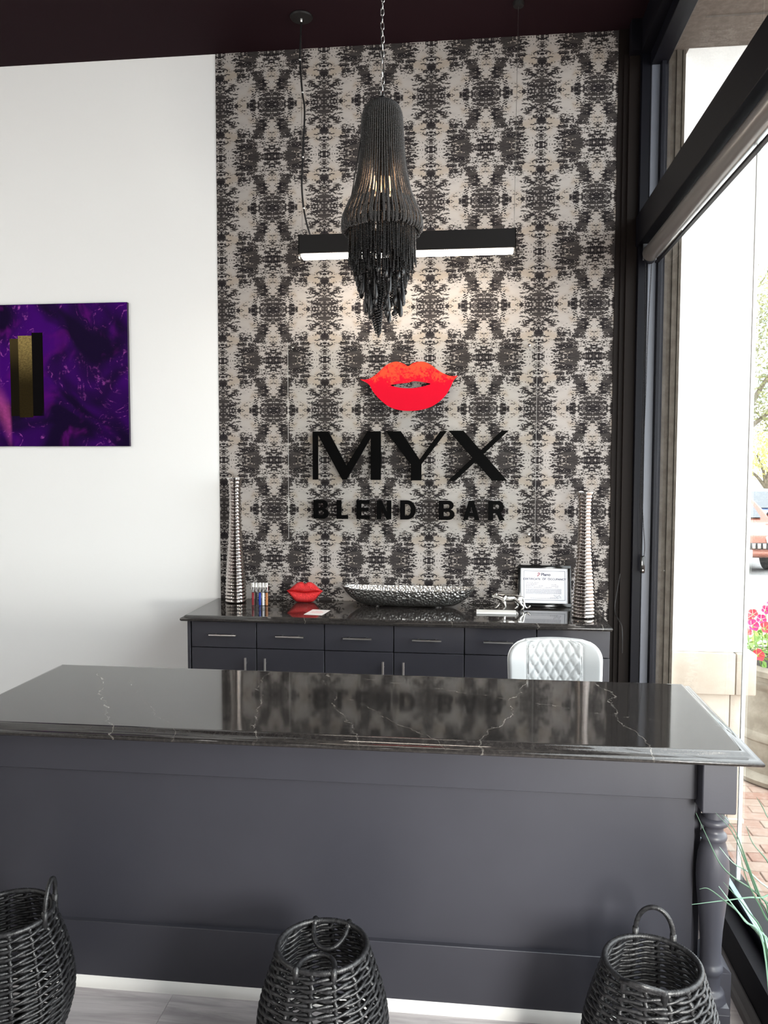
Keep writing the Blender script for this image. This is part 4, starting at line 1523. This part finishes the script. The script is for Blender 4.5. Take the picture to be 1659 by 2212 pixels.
pb = spline_pts([(.914, 4.402, 2.78), (.902, 4.402, 2.4), (.896, 4.402, 2.0), (.886, 4.402, 1.62), (.898, 4.402, 1.40), (.908, 4.402, 1.27), (.906, 4.402, 1.205)], 10)
for p_ in (pa, pb):
    strand_beads(m, p_, .0034, .0074)
m.build('bead_chain', BLACKM, rb, world=True, angle=180, fix=False)['kind'] = 'stuff'
MB().box(.886, .912, 4.394, 4.410, 1.118, 1.212, .007, 3).build('chain_tensioner', BLACKG, rb, world=True)
MB().lathe([(.001, 4.392), (.005, 4.393), (.005, 4.395)], (.899, 0, 1.134), 12, 'Y').build('tensioner_screw', CHROME, rb, world=True)

# ------------------------------------------------------------------ ornamental grass beside the desk
gp = thing('potted_grass', 'pot of thin green grass blades beside the turned post and window', 'plant', (.745, 1.90, 0))
MB().lathe([(.055, 0), (.062, .004), (.080, .24), (.084, .25), (.084, .27), (.074, .27), (.070, .245)], (0, 0, 0), 32, cap=True).build('pot', BLACKM, gp)
MB().lathe([(.069, .246), (.06, .254), (.002, .258)], (0, 0, 0), 24).build('soil', SOIL, gp)
# blade drawing units -> metres (x, z); depth is given per blade
def PX(x, y): return (.524 + (x - 1500) * .001063, .664 - (y - 1952) * .00104 + (x - 1500) * .00004)
blades = [([(1494, 1954), (1567, 1942), (1636, 1934), (1690, 1960)], 1.9, 1), ([(1504, 1907), (1525, 1908), (1563, 1939), (1601, 1977), (1656, 2067)], 1.88, 0), ([(1506, 1753), (1532, 1812), (1556, 1863), (1584, 1894), (1640, 1935), (1680, 2010)], 1.93, 0),
          ([(1553, 1743), (1580, 1777), (1598, 1822), (1615, 1870), (1636, 1925), (1662, 1995)], 1.9, 0), ([(1551, 1756), (1584, 1795), (1608, 1850), (1640, 1940), (1668, 2020)], 1.94, 0), ([(1539, 1889), (1567, 1929), (1601, 1977), (1646, 2042)], 1.86, 1), ([(1641, 1722), (1658, 1757), (1690, 1850)], 1.95, 0),
          ([(1611, 1777), (1625, 1815), (1659, 1860), (1690, 1940)], 1.92, 0), ([(1567, 1846), (1594, 1877), (1640, 1905), (1690, 1990)], 1.96, 1), ([(1575, 1800), (1600, 1880), (1640, 1960), (1672, 2040)], 1.85, 0), ([(1590, 1935), (1625, 1985), (1660, 2060)], 1.84, 1), ([(1560, 1900), (1610, 1960), (1655, 2050)], 1.9, 0)]
for pts, yb, pale in blades:
    P3 = []
    nn = len(pts)
    for i, (a, b) in enumerate(pts):
        X_, Z_ = PX(a, b)
        P3.append((X_ - .745, (yb - 1.9) * (1 - i / nn), Z_))
    P3.append((P3[-1][0] * .4, 0, .25))
    sp = spline_pts(P3, 6)
    n = len(sp)
    MB().tube(sp, [.0005 + .0017 * min(1, i / (n * .5)) for i in range(n)], 5).build('grass_blade', GRASS2 if pale else GRASS, gp)
for k in range(22):
    a = R.uniform(-2.2, .9)
    L = R.uniform(.25, .55)
    out = R.uniform(.08, .24)
    tip = (out * math.cos(a) * .5 - .0, out * math.sin(a), .25 + L * R.uniform(.6, 1))
    tip = (max(min(tip[0], .085), -.06), tip[1] - .02, tip[2])
    sp = spline_pts([tip, (tip[0] * .6, tip[1] * .5, .25 + L * .62), (tip[0] * .25, tip[1] * .15, .25 + L * .3), (R.uniform(-.03, .03), R.uniform(-.03, .03), .25)], 5)
    n = len(sp)
    MB().tube(sp, [.0005 + .0017 * min(1, i / (n * .5)) for i in range(n)], 5).build('grass_blade', GRASS if k % 3 else GRASS2, gp)

# ------------------------------------------------------------------ outside
G = -0.32
pav = struct(box_obj('pavement', 1.0, 12, -6, 9.2, G - .2, G - .012, GROUT))
box_far = MB().box(1.0, 12, 5.6, 9.2, G - .011, G - .001).box(3.1, 12, -6, 5.6, G - .011, G - .001).box(1.0, 3.1, -6, 1.9, G - .011, G - .001).build('far_paving', BRICKF, pav, smooth=False)
brick_me = MB().box(-.0965, .0965, -.0465, .0465, -.012, 0, .004, 1).mesh('brick', BRICK)
cnt = 0
y_ = 1.95
rw = 0
while y_ < 5.6:
    x_ = 1.02 + (.1 if rw % 2 else 0)
    while x_ < 3.05:
        if x_ < 1.15 + (y_ - 1.9) * .45 + .55 and cnt < 300:
            inst('brick', brick_me, pav, (x_ + .1, y_ + .05, G + R.uniform(-.0015, .0015)), (0, 0, R.uniform(-.015, .015)))
            cnt += 1
        x_ += .2
    y_ += .1
    rw += 1
MB().box(1.0, 3.1, 1.9, 5.6, G - .0115, G - .006).build('joint_sand', BRICKF, pav, smooth=False)
struct(box_obj('kerb', -6, 30, 9.2, 9.5, G - .2, G + .005, KERB))
struct(box_obj('street', -20, 60, 9.5, 60, G - .25, G - .08, ASPH))
struct(box_obj('crosswalk', 1.0, 14, 9.8, 14.5, G - .08, G - .07, BRICKF))

# stucco pier with limestone base, standing beyond the window
pier = struct(thing('wall_pier', None, None, (1.3, 4.9, G)))
MB().box(1.083, 1.502, 4.60, 5.1, .656, 4.2).build('stucco_shaft', STUCCO, pier, smooth=False, world=True)
m = MB().box(1.078, 1.448, 4.566, 5.1, .42, .654, .007, 2).build('base_stone', LIME, pier, world=True)
m = MB().box(1.452, 1.560, 4.566, 5.1, .42, .654, .007, 2).build('base_stone', LIME, pier, world=True)
m = MB().box(1.080, 1.430, 4.598, 5.1, G, .416, .006, 2).build('base_stone', LIME, pier, world=True)
m = MB().box(1.433, 1.495, 4.598, 5.1, G, .416, .006, 2).build('base_stone', LIME, pier, world=True)
MB().box(1.10, 1.485, 4.61, 5.05, G, .655).build('stone_core', JAMB, pier, smooth=False, world=True)
MB().box(1.075, 1.52, 4.58, 5.0, G, G + .03, .005, 1).build('footing', LIME, pier, world=True)
struct(box_obj('wall_outer', -6, 1.09, DW + .1, 5.1, G, 4.6, STUCCO))
sf = MB().box(.985, 1.95, YF, 4.598, 3.955, 4.2).box(.985, 1.105, YF, 4.598, 3.90, 3.955).box(1.105, 1.95, 4.30, 4.598, 3.945, 3.955)
struct(sf.build('soffit', SOFF, smooth=False))

# urn planter with petunias
URX, URY = 2.12, 5.42
urn = thing('stone_urn', 'carved cast stone planter urn outside on the brick paving', 'planter', (URX, URY, G))
MB().lathe([(.42, 0), (.44, .012), (.45, .04), (.43, .06), (.40, .075), (.405, .16), (.41, .27), (.425, .285), (.425, .31), (.415, .325), (.405, .335), (.40, .45), (.395, .56), (.40, .60), (.425, .625), (.43, .65), (.415, .665), (.42, .69), (.445, .70), (.445, .735), (.42, .745), (.36, .745), (.35, .70)], (0, 0, 0), 56, cap=True).build('urn_body', CAST, urn, angle=35)
MB().lathe([(.35, .70), (.2, .735), (.01, .75)], (0, 0, 0), 28).build('soil', SOIL, urn)
pet = thing('petunia_plant', 'red and magenta petunias with light green leaves in the stone urn', 'flowers', (URX, URY, G + .73))
leaf = MB()
leaf.add([(0, 0, 0), (.014, .02, .006), (.010, .048, .004), (0, .062, -.004), (-.010, .048, .004), (-.014, .02, .006), (0, .03, .0)], [(0, 1, 6), (1, 2, 6), (2, 3, 6), (3, 4, 6), (4, 5, 6), (5, 0, 6)])
lms = [leaf.mesh('leaf', LEAF, fix=False), leaf.mesh('leaf', LEAF2, fix=False)]
for k in range(260):
    a = R.uniform(PI * .55, PI * 1.75) if k < 210 else R.uniform(0, 2 * PI)
    r_ = .40 * math.sqrt(R.random())
    z_ = .02 + R.random() * .30 * (1.15 - r_ / .45)
    if r_ > .33: z_ = R.uniform(-.06, .16)
    inst('leaf', lms[k % 2], pet, (r_ * math.cos(a), r_ * math.sin(a), z_), (R.uniform(-.2, .9), R.uniform(-.6, .6), R.uniform(0, 2 * PI)), (1.1,) * 3)
stems = MB()
fl = MB()
for k in range(5):
    a0, a1 = 2 * PI * k / 5 - .6, 2 * PI * k / 5 + .6
    pts = [(.004 * math.cos((a0 + a1) / 2), .004 * math.sin((a0 + a1) / 2), -.012)] + [((.030 + .006 * math.cos((i / 4 - .5) * PI)) * math.cos(a0 + (a1 - a0) * i / 4), (.030 + .006 * math.cos((i / 4 - .5) * PI)) * math.sin(a0 + (a1 - a0) * i / 4), .008 + .003 * math.sin(i * 2.0)) for i in range(5)]
    fl.add(pts, [(0, i, i + 1) for i in range(1, 5)])
fm = [fl.mesh('bloom', MAGENTA, fix=False), fl.mesh('bloom', REDP, fix=False)]
for k in range(13):
    a = R.uniform(PI * .6, PI * 1.75)
    r_ = .06 + .33 * math.sqrt(R.random())
    z_ = .24 * (1.2 - r_ / .5) + R.uniform(.08, .18)
    stems.tube([(r_ * .9 * math.cos(a), r_ * .9 * math.sin(a), 0), (r_ * math.cos(a), r_ * math.sin(a), z_)], .003, 4)
    inst('bloom', fm[k % 2], pet, (r_ * math.cos(a), r_ * math.sin(a), z_), (R.uniform(.5, 1.3), R.uniform(-.4, .4), R.uniform(-.6, .6)), (.9,) * 3)
for (px_, py_, pz_, mi) in ((-.37, -.20, .28, 0), (-.30, -.22, .27, 1), (-.345, -.24, .10, 1)):
    inst('bloom', fm[mi], pet, (px_, py_, pz_), (1.1, 0, .3), (1.15,) * 3)
    stems.tube([(px_ * .8, py_ * .8, 0), (px_, py_, pz_)], .003, 4)
stems.build('stems', LEAF, pet)

# parked cars
def car(label, x, y, paint, plate):
    t = thing('parked_car', label, 'car', (x, y, G - .07))
    side = [(-.02, .32), (0, .62), (.10, .74), (.95, .92), (1.05, .97), (1.75, 1.42), (2.0, 1.47), (3.3, 1.46), (4.0, 1.05), (4.45, .98), (4.55, .6), (4.5, .32)]
    n = len(side)
    vs, fs = [], []
    for (yy_, zz_) in side:
        w = .90 if zz_ < 1.0 else .90 - (zz_ - 1.0) * .42
        if yy_ < .15: w -= .08
        vs += [(-w, yy_, zz_), (w, yy_, zz_)]
    for i in range(n):
        j_ = (i + 1) % n
        fs.append((2 * i, 2 * i + 1, 2 * j_ + 1, 2 * j_))
    fs.append(tuple(2 * i for i in range(n)))
    fs.append(tuple(2 * i + 1 for i in range(n))[::-1])
    bm = bmesh.new()
    bv = [bm.verts.new(v) for v in vs]
    for f in fs: bm.faces.new([bv[i] for i in f])
    bmesh.ops.recalc_face_normals(bm, faces=bm.faces)
    bmesh.ops.bevel(bm, geom=list(bm.edges), offset=.05, segments=3, profile=.5, affect='EDGES')
    MB().bm(bm).build('body_shell', paint, t, angle=50)
    MB().add([(-.70, 1.10, 1.02), (.70, 1.10, 1.02), (.62, 1.72, 1.41), (-.62, 1.72, 1.41)], [(0, 1, 2, 3)]).add([(-.70, 1.09, 1.03), (.70, 1.09, 1.03), (.62, 1.71, 1.42), (-.62, 1.71, 1.42)], [(0, 1, 2, 3)]).build('windscreen', CARG, t, smooth=False)
    for s in (-1, 1):
        MB().box(s * .98 - .09, s * .98 + .09, 1.25, 1.36, 1.0, 1.13, .03, 2).build('wing_mirror', RUBBER, t)
        MB().box(s * .62 - .17, s * .62 + .17, -.035, .12, .60, .73, .03, 2).build('headlamp', simple('headlamp_lens', (0.75, 0.75, 0.75), 0.1, spec=.8), t)
        for wy in (.85, 3.65):
            MB().lathe([(.20, s * .70), (.33, s * .70), (.34, s * .80), (.33, s * .905), (.20, s * .91)], (0, wy, .335), 28, 'X').build('wheel', RUBBER, t)
    for k in range(9):
        MB().box(-.42 + k * .098, -.36 + k * .098, -.045, .01, .50, .60, .004, 1).build('grille_slat', CHROME, t)
    MB().box(-.47, .47, -.035, .01, .485, .61, .01, 2).build('grille_frame', RUBBER, t)
    MB().box(-.80, .80, -.09, .05, .34, .46, .04, 3).build('bumper', paint, t)
    MB().box(-.155, .155, -.105, -.095, .33, .48, .004, 1).build('number_plate', PAPERW, t)
    if plate:
        o = bpy.data.objects.new('plate_digits', text_mesh('plate_digits', plate, .11, INKG, .004, .001))
        COL.objects.link(o)
        o.parent = t
        o.location = (.07, -.108, .365)
    return t
car('bronze car with white number plate parked beyond the planter', 5.10, 15.9, CARB, '431')
car('blue car parked further back behind the bronze car', 7.15, 19.8, CARBL, None)

# trees across the street and a pale building
def tree(label, x, y, h, blobs, mat, nleaf, ls, seed, trunk_r=.16):
    rr_ = random.Random(seed)
    t = thing('street_tree', label, 'tree', (x, y, G), 0, 'trees across the street')
    tr = MB()
    tr.tube([(0, 0, 0), (.08, 0, h * .2), (-.05, .05, h * .4)], [trunk_r, trunk_r * .8, trunk_r * .6], 10)
    for (bx, by, bz, br) in blobs:
        tr.tube(spline_pts([(-.05, .05, h * .38), (bx * .4, by * .4, h * .38 + (bz - h * .38) * .5), (bx, by, bz)], 5), [trunk_r * .5 * (1 - i / 12) + .015 for i in range(11)], 7)
    tr.build('trunk', BARK, t)
    vs, fs = [], []
    for k in range(nleaf):
        bx, by, bz, br = blobs[k % len(blobs)]
        while True:
            d = Vector((rr_.uniform(-1, 1), rr_.uniform(-1, 1), rr_.uniform(-1, 1)))
            if .25 < d.length < 1: break
        c = Vector((bx, by, bz)) + d * br
        u = Vector((rr_.uniform(-1, 1), rr_.uniform(-1, 1), rr_.uniform(-1, 1))).normalized()
        w = u.orthogonal().normalized()
        s = ls * rr_.uniform(.6, 1.3)
        n = len(vs)
        vs += [c + u * s, c + w * s * .45, c - u * s, c - w * s * .45]
        fs.append((n, n + 1, n + 2, n + 3))
    o = MB().add(vs, fs).build('foliage', mat, t, smooth=False, fix=False)
    o['kind'] = 'stuff'
tree('grey green oak tree with open crown behind the parked cars', 7.9, 25.8, 6.8, [(-.2, 0, 3.6, 1.2), (.6, .3, 4.6, 1.3), (-.6, .2, 5.4, 1.1), (.2, -.3, 6.2, 1.2), (1.4, 0, 3.9, 1.1), (-1.2, .2, 4.2, .9), (.5, .1, 7.2, 1.0), (1.6, .2, 5.6, 1.2)], TLEAF, 5200, .075, 3, .22)
tree('yellow green shrubby tree low behind the parked cars', 10.6, 30.5, 3.2, [(-.4, 0, 2.4, .9), (.5, .3, 2.3, .9), (.1, -.2, 3.0, .8), (-1.2, 0, 2.2, .8), (1.3, .2, 2.6, .9)], YLEAF, 3000, .07, 5, .12)
bl = thing('pale_building', 'pale far building with rows of windows behind the trees', 'building', (22, 48, G))
MB().box(-14, 14, 0, 8, 0, 16).build('facade', STUCCO, bl, smooth=False)
wme = MB().box(-.8, .8, -.06, 0, 0, 2.0).mesh('facade_window', simple('pale_teal_glass', (0.35, 0.5, 0.5), 0.2), smooth=False)
for fz in range(4):
    for fx in range(8): inst('facade_window', wme, bl, (-12 + fx * 3.4, 0, 2 + fz * 3.6))
# added low board, stands for a red lips decal reflected in the window
sb = thing('lips_reflection_board', 'small added white board standing for a reflected red lips decal', 'sign', (6.75, 17.4, G - .07))
MB().box(-.16, .22, 0, .04, 0, 1.58, .004, 1).build('board', PAPERW, sb)
o = bpy.data.objects.new('lips_decal', flat_curve_mesh('lips_decal', [[((a - 815) / 3000, -(b - 250) / 2600) for a, b in smooth_loop(lo, 3)]], .003, REDP))
COL.objects.link(o)
o.parent = sb
o.location = (.05, -.003, 1.50)
